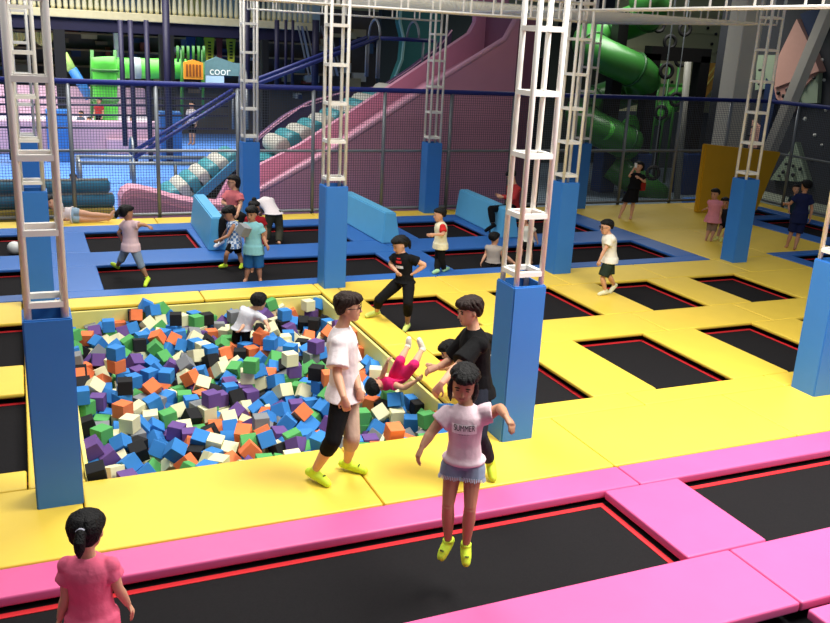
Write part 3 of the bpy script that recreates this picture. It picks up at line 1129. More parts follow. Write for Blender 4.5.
b = NB(); tube(b, [p-A4 for p in sg[:5]], .05, 8); obj('edging', b, mat('pale_edging', (.55, .72, .68), .6), t, True)
# stair hand rails with arches (two flights)
def rail_stair(label, pts, Y, w, arch, cat='handrail'):
    o0 = W(*pts[0], Y); t = thing('stair_handrail', label, cat, o0, 0, 'navy handrails of the slide stairs')
    for dy in (0, w):
        b = NB(); tube(b, [W(*q, Y)-o0+V((0, dy, 0)) for q in pts], .055, 8); obj('rail', b, mat('navy_handrail', (.12, .16, .42), .5), t, True)
        for q in pts:
            p = W(*q, Y)-o0+V((0, dy, 0)); b = NB(); tube(b, [p, V((p.x, p.y, p.z-1.1))], .035, 8); obj('post', b, GRY, t, True)
    for q in arch:
        p = W(*q, Y)-o0; b = NB(); tube(b, [p+V((0, w*(.5-.5*math.cos(a)), .5*math.sin(a))) for a in [PI*k/10 for k in range(11)]], .035, 8)
        obj('arch', b, GRY, t, True)
    return t
rail_stair('navy handrail pair of the lower stair flight at the left', [(134, 158), (240, 92)], 25.0, .9, [(134, 158)])
rail_stair('navy handrail pair of the upper stair flight behind the pink slide', [(247, 88), (378, 38)], 24.4, .9, [(247, 88)])
rail_stair('navy handrail along the top landing behind the pink slide', [(380, 38), (436, 41)], 24.4, .9, [(380, 38), (419, 40)])
# low grey guard rail
o0 = W(80, 190, 24.1); t = thing('guard_rail', 'low grey tubular guard rail standing on the blue play floor', 'rail', o0)
b = NB()
P = [W(*q, 24.1) for q in ((80, 163), (214, 164))]; dz = -.05
loop = [P[0], P[1], P[1]+V((0, 1.2, 0)), P[0]+V((0, 1.2, 0))]
for k in range(4): tube(b, [loop[k]-o0, loop[(k+1) % 4]-o0], .05, 8)
obj('top_rail', b, GRY, t, True)
for k in range(6):
    f = [0, .38, .7, 1, 0, 1][k]; p = P[0].lerp(P[1], f)+V((0, 1.2 if k > 3 else 0, 0))
    b = NB(); tube(b, [p-o0, V((p.x-o0.x, p.y-o0.y, -.3-o0.z))], .045, 8); obj('post', b, GRY, t, True)
# inflatable barrier rolls at the left
t = thing('inflatable_barrier', 'stacked teal inflatable rolls on a yellow base behind the left fence', 'inflatable', (-1.5, 19.75, -.3))
for z in (.84, .54):
    b = NB(); x1 = 3.12 if z > .6 else 3.2; tube(b, [(-3, 0, z), (x1-.05, 0, z), (x1, 0, z)], [.15, .15, .10], 14); obj('roll', b, TEAB, t, True)
    b = NB(); tube(b, [(-3, -.05, z+.14), (x1-.03, -.05, z+.14)], .03, 8); obj('roll_piping', b, OFFW, t, True)
b = NB(); box(b, -3, 3.2, -.2, .3, .02, .39, .04); obj('base', b, mat('dull_yellow_vinyl', (.78, .66, .25), .5), t)
# ------------------------------------------------------------------ multi level play structure, far left
def stick(name, label, cat, pts, Y, r, m, group=None):
    o0 = W(*pts[0], Y); b = NB(); tube(b, [W(*q, Y)-o0 for q in pts], r, 8); o = obj(name, b, m, None, True); o.location = o0; return tag(o, label, cat, group)
o0 = V((0, 29, -.3)); t = thing('climbing_frame', 'indigo padded climbing frame posts and bars behind the left fence', 'climbing frame', o0)
for x, yb, r in ((-2, 160, .07), (3, 165, .07), (117, 146, .075), (127, 185, .075), (143, 170, .075), (162, 190, .11), (247, 120, .09), (277, 90, .08), (286, 90, .05), (293, 90, .05), (316, 90, .12)):
    a, c = W(x+(3 if x < 200 else 0), -12 if x in (162, 247) else 20, 29), W(x, yb, 29); b = NB(); tube(b, [a-o0, V((a.x, 29, max(-.28, c.z)))-o0], r, 8); obj('post', b, IND, t, True)
for y in (98, 105, 115, 128):
    b = NB(); tube(b, [W(-30, y-1, 29)-o0, W(228, y+1, 29)-o0], .035, 6); obj('bar', b, IND, t, True)
def boxY(bm, px0, py0, px1, py1, Y, d, o):
    a, c = W(px0, py0, Y), W(px1, py1, Y); x0, x1 = sorted((a.x, c.x)); z0, z1 = sorted((a.z, c.z))
    box(bm, x0-o.x, x1-o.x, Y-o.y, Y-o.y+d, z0-o.z, z1-o.z)
# upper deck
o0 = V((0, 31, 3)); t = thing('upper_deck', 'upper play deck with cream balustrade above the dark fascia beam', 'deck', o0)
a, c = W(-40, 36, 31), W(312, 36, 31)
b = NB(); box(b, a.x, c.x, 0, 6, .6-.05, 1.0); obj('fascia_beam', b, BLKV, t)
zt = W(150, 22, 31).z-3; zl = W(150, 34, 31).z-3
b = NB(); box(b, a.x, c.x, -.15, 6, zl, zt); obj('dark_beam', b, IND, t)
b = NB(); box(b, a.x, c.x, -.3, 6, zt, zt+.25, .03); obj('deck_edge', b, mat('cream_stone', (.82, .78, .62), .6, .15, 6), t)
CRM = mat('cream_balusters', (.86, .84, .70), .5, .06)
n = 60
for k in range(n):
    x = a.x+(c.x-a.x)*(k+.5)/n; b = NB(); tube(b, [(x, -.1, zt+.25), (x, -.1, zt+.35), (x, -.1, zt+.8), (x, -.1, zt+1.15)], [.05, .075, .045, .06], 8); obj('baluster', b, CRM, t, True)
b = NB(); box(b, a.x, c.x, -.2, .05, zt+1.15, zt+1.27); obj('hand_rail', b, CRM, t)
# pale upper wall panels behind balustrade
t = thing('upper_wall', 'pale blue green upper storey wall behind cream balustrade', 'wall', (0, 36.5, zt+3))
b = NB()
box(b, a.x, c.x+2, 0, .2, 0, 5); obj('panel', b, mat('pale_grey_green', (.74, .80, .78), .6, .1, 2), t)
for k in range(9):
    x = a.x+(c.x-a.x)*(k+.5)/9; b = NB(); box(b, x-.35, x+.35, -.06, 0, .3, 3); obj('shutter', b, mat(('lemon_panel', 'sky_panel', 'slate_panel')[k % 3], ((.85, .88, .55), (.55, .72, .85), (.35, .42, .48))[k % 3], .6), t)
# dark columns
for px, w, l in ((61, .16, 'black square column under the deck at the left'), (168.5, .22, 'black column under the deck behind the navy posts'), (267, .11, 'black column under the deck near the ladder')):
    p = W(px, 60, 30); b = NB(); box(b, -w, w, -.2, .2, 0, zl+3.3); o = obj('deck_column', b, BLKV); o.location = (p.x, 30.4, -.3); tag(o, l, 'column', 'black deck columns')
for px, l in ((57, 'blue padded column base at the left by the ball pool'), (170, 'blue padded column base behind the stair rail')):
    p = W(px, 110, 29.6); q = W(px, 140, 29.6); b = NB(); box(b, -.33, .33, -.25, .25, 0, 1.55, .03); o = obj('column_pad', b, PBL); o.location = (p.x, 29.7, -.299); tag(o, l, 'pad', 'column base pads')
for px, l in ((119, 'bright white column lit behind the navy posts'),):
    p = W(px, 60, 35.8); b = NB(); box(b, -.15, .15, -.2, .2, 0, 3.85); o = obj('white_column', b, mat('white_plaster', (.95, .95, .96), .5)); o.location = (p.x, 35.8, -.3); tag(o, l, 'column')
# green tube slide
o0 = W(103, 122, 33); t = thing('tube_slide', 'bright green tube slide dropping into the ball pool at the left', 'tube slide', o0)
b = NB(); tube(b, [W(*q, 33)-o0 for q in ((103, 57), (104, 64), (105, 80), (105, 96), (106, 108), (106, 121))], [.38, .42, .40, .40, .40, .40], 14); obj('tube', b, LIME, t, True)
for y in (70, 84, 100):
    b = NB(); p = W(105, y, 33)-o0; torus(b, p, .42, .05, (0, 0, 1)); obj('joint_ring', b, LIMD, t, True)
b = NB(); tube(b, [W(*q, 34.2)-o0 for q in ((117, 68), (150, 68.5), (186, 69))], .36, 14); obj('cross_tube', b, LIME, t, True)
b = NB(); p = W(135, 68, 34.2)-o0; tube(b, [p-V((.18, 0, 0)), p+V((.18, 0, 0))], .38, 14); obj('clear_band', b, mat('grey_clear_plastic', (.6, .66, .66), .3), t, True)
for x in (92, 115, 182, 203):
    b = NB(); a_, c_ = W(x, 50, 33.6)-o0, W(x, 118, 33.6)-o0; tube(b, [a_, c_], .06, 8); obj('post', b, LIMD, t, True)
o0 = W(184, 79, 33); b = NB(); a_, c_ = W(184, 79, 33), W(203, 61, 33)
t = thing('slotted_play_board', 'orange slotted play panel on green posts', 'panel', a_)
w_, h_ = c_.x-a_.x, c_.z-a_.z
b = NB(); prism(b, [(0, 0, 0), (w_, 0, 0), (w_, 0, h_*.9), (w_*.5, 0, h_*1.05), (0, 0, h_*.9)], (0, .1, 0)); pbo = obj('board', b, ORG, t)
for k in range(5):
    b = NB(); x = w_*(.16+.17*k); box(b, x-.03, x+.03, -.03, -.004, h_*.15, h_*.8); obj('slot', b, mat('dark_orange', (.55, .30, .08), .6), pbo)
for k in range(6):
    p = W(178+k*5.2, 62, 33.4); b = NB(); tube(b, [(0, 0, 0), (0, 0, .55)], .05, 8); o = obj('picket', b, LIMD, None, True); o.location = p; tag(o, 'green picket post around the orange slotted panel', 'post', 'green picket posts')
# ball pool
o0 = V((W(0, 140, 32).x, 31.4, -.3)); p0, p1 = W(-30, 130, 31.4), W(160, 128, 31.4)
t = thing('ball_pool', 'pale pink walled ball pool at the foot of green tube slide', 'ball pool', o0)
BP = mat('pale_pink_vinyl', (.80, .66, .74), .55, .05)
for q in ((p0.x-o0.x, p1.x-o0.x, 0, .4), (p0.x-o0.x, p1.x-o0.x, 3.6, 4.0)):
    b = NB(); box(b, *q, 0, 1.05 if q[2] < 1 else 1.9, .05); obj('wall', b, BP, t)
b = NB(); box(b, 3.2, 5.1, -.3, -.02, 0, .5, .04); obj('step', b, BP, t)
b = NB(); box(b, p0.x-o0.x, p1.x-o0.x, .41, 3.6, 0, .9)
o = obj('pool_fill', b, mat('pale_mixed_balls', (.82, .80, .88), .5, .5, 40), t); o['kind'] = 'stuff'
# banners, curtains, sign, ramp
for px0, px1, c, l in ((186, 196, (.10, .20, .48), 'tall navy banner hanging under the deck'), (196, 204, (.06, .28, .24), 'tall dark green banner hanging under the deck'), (204, 215, (.72, .74, .22), 'lime banner with dark writing, left one'), (216, 223, (.45, .20, .22), 'dark red banner between the two lime ones'), (226, 236, (.72, .74, .22), 'lime banner with dark writing, right one')):
    a_, c_ = W(px0, 36, 35), W(px1, 62, 35); w_ = c_.x-a_.x; h_ = a_.z-c_.z
    t = thing('banner', l, 'banner', (a_.x, 35, c_.z), 0, 'banners under the deck')
    b = NB(); prism(b, [(w_*.18, 0, 0), (w_*.82, 0, 0), (w_, 0, h_), (0, 0, h_)], (0, .04, 0)); cl_ = obj('cloth', b, mat('banner_%d' % px0, c, .8), t)
    if c[0] > .6:
        b = NB()
        for k in range(6): box(b, w_*.5-.06, w_*.5+.06, -.012, -.002, h_*(.12+.12*k), h_*(.19+.12*k))
        obj('writing', b, mat('banner_ink', (.25, .28, .10), .8), cl_)
a_, c_ = W(205, 75, 34), W(246, 61, 34)
t = thing('welcome_sign', 'pale shaped sign board with white lettering below the lime banners', 'sign', (a_.x, 34, a_.z))
w_, h_ = c_.x-a_.x, c_.z-a_.z
b = NB(); prism(b, [(0, 0, 0), (w_, 0, 0), (w_*1.02, 0, h_*.8), (w_*.7, 0, h_*.85), (w_*.28, 0, h_*1.2), (0, 0, h_*.85)], (0, .08, 0)); obj('board', b, mat('sign_teal', (.36, .50, .52), .6, .2, 6), t)
def text_mesh(name, s, size, M, m, parent, extr=.004, width=None):
    cu = bpy.data.curves.new('tmp', 'FONT'); cu.body = s; cu.size = size; cu.extrude = extr; cu.align_x = 'CENTER'; cu.align_y = 'CENTER'
    o = bpy.data.objects.new('tmp', cu); COL.objects.link(o); dg = bpy.context.evaluated_depsgraph_get(); dg.update()
    me = bpy.data.meshes.new_from_object(o.evaluated_get(dg)); bpy.data.objects.remove(o); bpy.data.curves.remove(cu)
    if width:
        xs = [v.co.x for v in me.vertices]; f = width/(max(xs)-min(xs))
        for v in me.vertices: v.co.x *= f
    me.transform(M); return obj(name, None, m, parent, False, me)
text_mesh('lettering', 'coor', h_*.75, Matrix.Translation((w_*.36, -.02, h_*.26)) @ Matrix.Rotation(PI/2, 4, 'X'), mat('sign_white', (.9, .92, .9), .6), t, width=w_*.5)
a_, c_ = W(206, 86, 34), W(224, 76, 34)
b = NB(); box(b, 0, c_.x-a_.x, 0, .1, 0, c_.z-a_.z); o = obj('pale_panel', b, mat('pale_blue_panel', (.68, .80, .88), .6)); o.location = a_; tag(o, 'pale blue panel under the shaped sign board', 'panel')
for i, (x0, x1) in enumerate(((-2, 25), (32, 54))):
    a_, c_ = W(x0, 46, 35), W(x1, 33, 35); w_ = c_.x-a_.x; h_ = c_.z-a_.z
    b = NB(); n = 14
    for k in range(n):
        f0, f1 = k/n, (k+1)/n
        s0, s1 = math.sin(f0*PI), math.sin(f1*PI)
        prism(b, [(w_*f0, .1*(k % 2), h_*(.6-.6*s0)), (w_*f1, .1*((k+1) % 2), h_*(.6-.6*s1)), (w_*f1, .1*((k+1) % 2), h_), (w_*f0, .1*(k % 2), h_)], (0, .05, 0))
    o = obj('swag_curtain', b, mat('cream_swag', (.84, .80, .55), .8)); o.location = (a_.x, 35, a_.z); tag(o, ('cream draped swag at the far left edge under the deck', 'cream draped swag beside the black column')[i], 'curtain', 'cream swags')
def ladder(px, label):
    a_, c_ = W(px[0], 26, 30.5), W(px[1], 76, 30.5); t = thing('ladder', label, 'ladder', c_, 0, 'grey ladders')
    d = a_-c_
    for s in (-.14, .14):
        b = NB(); bar(b, V((s, 0, 0)), d+V((s, 0, 0)), .05); obj('side_rail', b, GRY, t)
    b = NB(); bar(b, V((0, .03, 0)), d+V((0, .03, 0)), .25, .02); obj('tread_board', b, mat('slate_board', (.42, .45, .50), .6), t)
ladder((302, 313), 'sloping grey ladder ramp right of the black column'); ladder((325, 338), 'sloping grey ladder ramp behind the pit corner pillar')
stick('slide_rail', 'yellow and green round chute above blue one', 'chute', [(63, 54), (72, 70)], 34.6, .16, mat('lime_mix', (.66, .82, .45), .5, .4, 8))
stick('slide_rail', 'blue round chute sloping down beside the green tube slide', 'chute', [(72, 69), (90, 98)], 34.6, .17, PBL)
# dim clutter wall and shelves behind the play structure
t = thing('play_back_wall', 'dark busy wall with shelves behind the ball pool', 'wall', (0, 37.5, -.3))
a_, c_ = W(-40, 100, 37.5), W(400, 40, 37.5)
b = NB(); box(b, a_.x, c_.x, 0, .2, 0, 5.2); obj('panel', b, mat('dark_brown_panel', (.34, .31, .29), .7, .35, 1.5), t)
random.seed(5)
cols = [(.72, .66, .52), (.60, .30, .26), (.30, .40, .50), (.85, .84, .80), (.25, .32, .26), (.50, .42, .34), (.20, .26, .42)]
for k in range(110):
    x = random.uniform(a_.x, a_.x+22); z = random.uniform(1.5, 4.2); w_ = random.uniform(.15, .6); h_ = random.uniform(.1, .5); b = NB()
    box(b, x, x+w_, -random.uniform(.1, .5), 0, z, z+h_); obj('shelf_box', b, mat('clutter_%d' % (k % 7), cols[k % 7], .7), t)
for z in (1.9, 2.5, 3.1, 3.7):
    b = NB(); box(b, a_.x, a_.x+14, -.5, 0, z, z+.06); obj('shelf', b, mat('tan_shelf', (.62, .52, .38), .6), t)
# ------------------------------------------------------------------ right hand back: tube slide, tyres, climbing walls
o0 = V((14.2, 25.5, -.935)); t = thing('spiral_tube_slide', 'dark green spiral tube slide behind the right back fence', 'tube slide', o0)
HX, HY, HR, TR = W(612, 100, 26).x, 26.0, 1.0, .55
def hel(a): return V((HX+HR*math.cos(a), HY+HR*math.sin(a), 5.6-(a+PI*.5)/(2*PI)*2.35))-o0
b = NB(); pts = [hel(-PI*.5+k*PI/12) for k in range(0, 50)]
e1, e2 = W(640, 184, 25)-o0, W(660, 199, 24.8)-o0
b = NB(); box(b, HX-o0.x-.2, HX-o0.x+.2, HY-o0.y-.2, HY-o0.y+.2, 0, 6); po = obj('centre_post', b, mat('black_steel', (.035, .035, .04), .5), t)
b = NB(); box(b, HX-o0.x-.3, HX-o0.x+.3, HY-o0.y-.3, HY-o0.y+.3, 0, 1.55, .03); obj('post_pad', b, mat('navy_pad', (.10, .22, .42), .5), po)
b = NB(); tube(b, pts, TR, 16); obj('spiral_tube', b, LIMD, t, True)
for k in range(6, 50, 6):
    b = NB(); d = (pts[min(k+1, 49)]-pts[k-1]); torus(b, pts[k], TR+.01, .05, d, 20, 6); obj('flange', b, mat('dark_green_plastic', (.12, .32, .14), .4), t, True)
b = NB(); tube(b, [W(612, 165, 25.6)-o0, W(630, 178, 25.2)-o0, e1, e2], .48, 14); obj('exit_chute', b, LIMD, t, True)
b = NB(); tube(b, [W(604, 130, 25)-o0, W(620, 140, 25.2)-o0, W(634, 124, 25.6)-o0], .36, 14); obj('cross_tube', b, LIME, t, True)
# black steel portal with tyres
o0 = W(676, 190, 25.2); o0.z = -.935
t = thing('black_portal', 'black steel portal frame carrying hanging tyres at right back', 'frame', o0)
BK = mat('black_steel', (.035, .035, .04), .5)
xs = [W(652, 60, 25.2).x, W(702, 60, 25.2).x]; zt2 = W(676, 55, 25.2).z
for x in xs:
    b = NB(); box(b, x-.2-o0.x, x+.2-o0.x, -.2, .2, 0, zt2-o0.z); po = obj('post', b, BK, t)
    b = NB(); box(b, x-.3-o0.x, x+.3-o0.x, -.3, .3, 0, W(690, 153, 25.2).z+.935, .03); obj('post_pad', b, mat('navy_pad', (.10, .22, .42), .5), po)
b = NB(); box(b, xs[0]-o0.x-.2, xs[1]-o0.x+.2, -.2, .2, zt2-o0.z-.2, zt2-o0.z+.25); obj('lintel', b, BK, t)
TY = mat('tyre_rubber', (.05, .05, .05), .7)
for i, (px, py, r, Y, l) in enumerate(((670, 42, .26, 26, 'tyre hanging above the portal lintel, left one'), (685, 29, .26, 26, 'tyre hanging above the portal lintel, right one'), (666.5, 71, .27, 24.6, 'tyre hanging in the middle of the portal opening'), (681, 60, .26, 26.6, 'tyre half hidden by the portal lintel'), (676, 99.5, .25, 24.6, 'tyre hanging at navy rail height'), (661, 112.5, .25, 24.3, 'tyre hanging below the navy rail near the portal post'), (653, 173, .26, 24, 'tyre hanging low behind the woman in the black dress'), (659, 26, .24, 26.5, 'tyre partly hidden by the top right lattice beam'))):
    p = W(px, py, Y); t = thing('hanging_tyre', l, 'tyre', p, 0, 'hanging tyres')
    b = NB(); torus(b, (0, 0, 0), r*.78, r*.24, (.25, 1, 0), 24, 8); ty_ = obj('tyre', b, TY, t, True)
    b = NB(); tube(b, [(0, 0, r), (0, 0, 6.6-p.z)], .018, 6); obj('rope', b, GRY, t)
for i in range(5):
    p = W(642+i*9, 75, 27.5); b = NB(); tube(b, [(0, 0, -p.z-.335), (0, 0, 1.0)], .05, 6); o = obj('picket', b, LIMD, None, True); o.location = p-V((0, 0, .6)); tag(o, 'green picket seen through the portal behind tyres', 'post', 'green pickets behind portal')
a_, c_ = W(640, 86, 27.6), W(690, 86, 27.6); b = NB(); box(b, 0, c_.x-a_.x, 0, .3, 0, .1); o = obj('green_rail', b, LIMD); o.location = a_; tag(o, 'green rail under the green pickets behind the portal', 'rail')
o0 = W(660, 112, 27.8); t = thing('green_chute', 'bright green short tube seen through the portal', 'tube slide', o0)
b = NB(); tube(b, [W(655, 118, 27.8)-o0, W(668, 106, 28)-o0, W(684, 92, 28.4)-o0], .36, 14); obj('tube', b, LIME, t, True)
b = NB(); bar(b, V((.2, .1, 0)), V((.2, .1, -o0.z-.93)), .12); obj('support_post', b, BK, t)
for q in ((660, 113), (671, 103)):
    b = NB(); torus(b, W(*q, 27.85)-o0, .37, .05, (1, .1, .8)); obj('joint_ring', b, LIMD, t, True)
stick('silver_pole', 'slim silver pole between the two portal posts', 'pole', [(688, 62), (676, 205)], 24.0, .11, mat('dull_silver', (.50, .50, .46), .5))
a_, c_ = W(704, 100, 30), W(722, 76, 30); t = thing('rope_bridge', 'yellow and orange netted rope bridge right of the portal', 'bridge', a_)
b = NB(); d = c_-a_; prism(b, [V((0, 0, 0)), d, d+V((0, 0, .5)), V((0, 0, .5))], (0, .8, 0)); obj('deck', b, mat('orange_net', (.70, .52, .22), .7, .4, 8), t)
for q in (V((.1, .2, 0)), V((d.x-.1, .2, d.z))):
    b = NB(); bar(b, q, V((q.x, q.y, -.93-a_.z)), .12); obj('support_post', b, BK, t)
for z in (.55, .9):
    b = NB(); tube(b, [V((0, 0, z)), d+V((0, 0, z))], .03, 6); obj('hand_rope', b, mat('yellow_rope', (.75, .70, .35), .7), t)
# big white building column and brace
p0, p1 = W(730, 80, 20.5), W(749, 80, 20.5); x0, x1 = W(736, 80, 20.3).x, W(755, 80, 20.3).x
b = NB(); box(b, x0, x1, 20.3, 20.95, -.95, 9.5, .03, 1); struct('trim_1', b, mat('white_column_paint', (.82, .80, .74), .6, .04))
b = NB(); q0, q1 = W(764, 165, 19.45), W(836, -8, 19.45); bar(b, q0, q0.lerp(q1, 1.6), .30, .28); struct('trim_2', b, MATS['white_column_paint'])
b = NB(); bar(b, (q0.x-.3, 19.45, -.95), q0, .25); struct('trim_3', b, MATS['white_column_paint'])
# mustard wall board
MUS = mat('mustard_vinyl', (.82, .62, .10), .5, .06, 3)
o0 = V((15.5, 17.55, 0)); t = thing('wall_board', 'mustard yellow padded wall board in front of the white column', 'board', o0)
b = NB(); prism(b, [V((15.52, 17.55, .002))-o0, V((17.50, 17.55, .002))-o0, V((18.0, 17.55, 1.52))-o0, V((15.5, 17.55, 1.72))-o0], (0, .16, 0))
bmesh.ops.bevel(b, geom=b.edges[:], offset=.025, segments=2, affect='EDGES'); obj('board', b, MUS, t)
# climbing wall
XW = 22.5
o0 = WX(790, 195, XW); o0.z = -.935
t = thing('climbing_wall', 'dark climbing wall with pink and pale green facets and holds at right', 'climbing wall', o0)
def facet(name, pts, d, m):
    b = NB(); prism(b, [WX(*q, XW-d)-o0 for q in pts], (d+.02 if d < .15 else d, 0, 0)); obj(name, b, m, t)
b = NB(); a_, c_ = WX(750, 100, XW), WX(850, 100, XW); box(b, 0, .3, c_.y-o0.y-4, 25.6-o0.y, 0, 8); obj('backing', b, mat('charcoal_panel', (.17, .18, .20), .7, .12), t)
CP = mat('salmon_panel', (.78, .60, .54), .6, .05); CG = mat('sage_panel', (.56, .62, .52), .6, .05); CB = mat('navy_panel', (.08, .16, .30), .6, .05)
facet('upper_facet', [(796.7, 18.8), (778, 57), (774, 88), (819, 71), (809.7, 46)], .30, CP)
facet('lower_facet', [(774, 88), (776, 98), (790, 112), (803, 88), (819, 71)], .22, mat('salmon_panel_lower', (.72, .54, .49), .6, .05))
facet('facet', [(819, 71), (803, 88), (794, 103), (817, 103)], .16, CG)
facet('facet', [(757, 55), (776, 55), (772, 88), (755, 90)], .12, CG)
facet('facet', [(800, 14), (835, 0), (835, 8), (811, 46)], .16, CB)
facet('facet', [(766, 78), (774, 88), (776, 98), (765, 145), (758, 145)], .14, CB)
facet('facet', [(796, 142), (770, 180), (808, 182)], .2, CG)
facet('facet', [(752, 120), (760, 128), (757, 148), (748, 148)], .12, CP)
random.seed(3)
hp = [(797, 30), (794, 41), (801, 46), (790, 48), (804, 56), (784, 60), (797, 59), (794, 66), (786, 72), (776, 76), (792, 77), (782, 79), (814, 78), (802, 86), (797, 98), (778, 93), (783, 96), (787, 90), (760, 70), (759, 84), (753, 127), (749, 135), (786, 164), (793, 166), (800, 169), (783, 172), (793, 175), (779, 176), (812, 160), (822, 60), (824, 80), (815, 135), (822, 145), (805, 119), (826, 110), (780, 130)]
HB = mat('dark_hold', (.08, .07, .07), .5); HW = mat('pale_hold', (.8, .8, .76), .5)
for k, q in enumerate(hp):
    b = NB(); p = WX(*q, XW-.26 if k < 28 else XW)-o0; ball(b, p, .05, .8, 1+random.random()*.6, .8+random.random()*.6, None, 8, 6); obj('hold', b, HB if k < 29 else HW, t, True)
b = NB(); y0, y1 = WX(765, 190, XW-1.2).y, WX(830, 195, XW-1.2).y; box(b, -1.6, 0, y1-o0.y-3, 1.5, .05, .55, .04); obj('ledge', b, mat('sage_ledge', (.52, .55, .48), .6), t)
b = NB(); box(b, 19.2, 20.8, 12, 22.5, -.93, -.55, .03); o = obj('landing_mat', b, BLU); tag(o, 'blue landing mat on the floor before the climbing wall', 'mat')
# pipes and dark backdrop of the right back hall
t = thing('back_hall_partition', 'dark partition behind the green spiral slide and the portal', 'wall', (0, 33, -.935))
a_, c_ = W(520, 100, 33), W(612, 100, 33)
b = NB(); box(b, a_.x, c_.x, 0, .2, 0, 5.6); obj('panel', b, mat('dim_green_grey', (.16, .19, .17), .7, .2, 2), t)
b = NB(); a2, c2 = W(610, 110, 32.5), W(638, 130, 32.5); box(b, a2.x, c2.x, -.3, -.1, 2.0, 3.6); obj('pale_panel', b, mat('khaki_panel', (.45, .44, .36), .7), t)
# dark mass right of pink slide
p = W(524, 120, 23); q = W(545, 120, 23)
b = NB(); box(b, 0, q.x-p.x, 0, .5, 0, W(530, 57, 23).z+.93); o = obj('black_curtain', b, BLKV); o.location = (p.x, 23, -.93); tag(o, 'black curtain hanging right of the pink slide', 'curtain')
b = NB(); p = W(380, 60, 30.5); q = W(480, 60, 30.5); box(b, 0, q.x-p.x, 0, .3, 0, 6); o = obj('dark_partition', b, mat('dark_teal_wall', (.10, .15, .16), .7)); o.location = (p.x, 30.5, -.3); tag(o, 'dark teal partition behind the top of the pink slide', 'wall')

t = thing('cream_partition', 'cream cladding wall with dark climbing holds behind the black portal', 'wall', (19.0, 31.5, -.935))
a_, c_ = W(612, 60, 31.5), W(726, 60, 31.5); zz_ = W(680, 112, 31.5).z
b = NB(); box(b, a_.x-19, c_.x-19+2, 0, .2, zz_+.935, 10)
for k in range(7): box(b, a_.x-19, c_.x-19+2, -.03, 0, zz_+1.2+k*.75, zz_+1.26+k*.75)
obj('panel', b, mat('cream_panel', (.74, .74, .58), .65, .06), t)
b = NB(); box(b, a_.x-19, c_.x-19+2, -.1, .2, 0, zz_+.93); obj('low_panel', b, mat('slate_low', (.20, .24, .27), .7, .2, 2), t)
for k, q in enumerate(((708, 28), (716, 34), (712, 44), (707, 56), (718, 52), (709, 70), (715, 64), (711, 82), (660, 84), (690, 88), (694, 74), (672, 82))):
    p = W(*q, 31.45); b = NB(); ball(b, p-V((19, 31.5, -.935)), .08, 1, .6, .8, None, 8, 6); obj('hold', b, HB, t, True)
# ------------------------------------------------------------------ people
SKIN = mat('skin', (.80, .60, .48), .55, .05, 12); SKIN2 = mat('skin_tan', (.70, .50, .38), .55, .05, 12)
HAIR = mat('black_hair', (.05, .045, .045), .6, .4, 60, .6, 90, spec=.2); HAIRB = mat('brown_black_hair', (.15, .10, .08), .6, .4, 60, .6, 90, spec=.2)
EYE = mat('dark_eyes', (.04, .03, .03), .3); LIP = mat('lips', (.62, .34, .30), .5)
NEON = mat('neon_socks', (.80, .92, .22), .7, .05, 30); CLOTH = {}
def cloth(n, c, var=.07): return mat('cloth_'+n, c, .9, var, 14, .55, 11, spec=.15)
UP = V((0, 0, 1))
def yawv(y, p=0): y, p = math.radians(y), math.radians(p); return V((math.cos(y)*math.cos(p), math.sin(y)*math.cos(p), math.sin(p)))
def solve(q, parent, L, C, hd):
    """pixel + depth rule -> 3D joint.  '+' bends towards the lens, '-' away, number = metres nearer than the parent"""
    d = ray(q[0], q[1]); s = q[2] if len(q) > 2 else 0
    if isinstance(s, str):
        if s[0] == 'g': return at(q[0], q[1], float(s[1:]))
        oc = CAM-parent; bq = d.dot(oc); disc = bq*bq-(oc.dot(oc)-L*L)
        t = -bq if disc < 0 else (-bq-math.sqrt(disc) if s == '+' else -bq+math.sqrt(disc))
        return CAM+d*t
    return CAM+d*(((parent-CAM).dot(hd)-s)/d.dot(hd))
CAPSULES = []
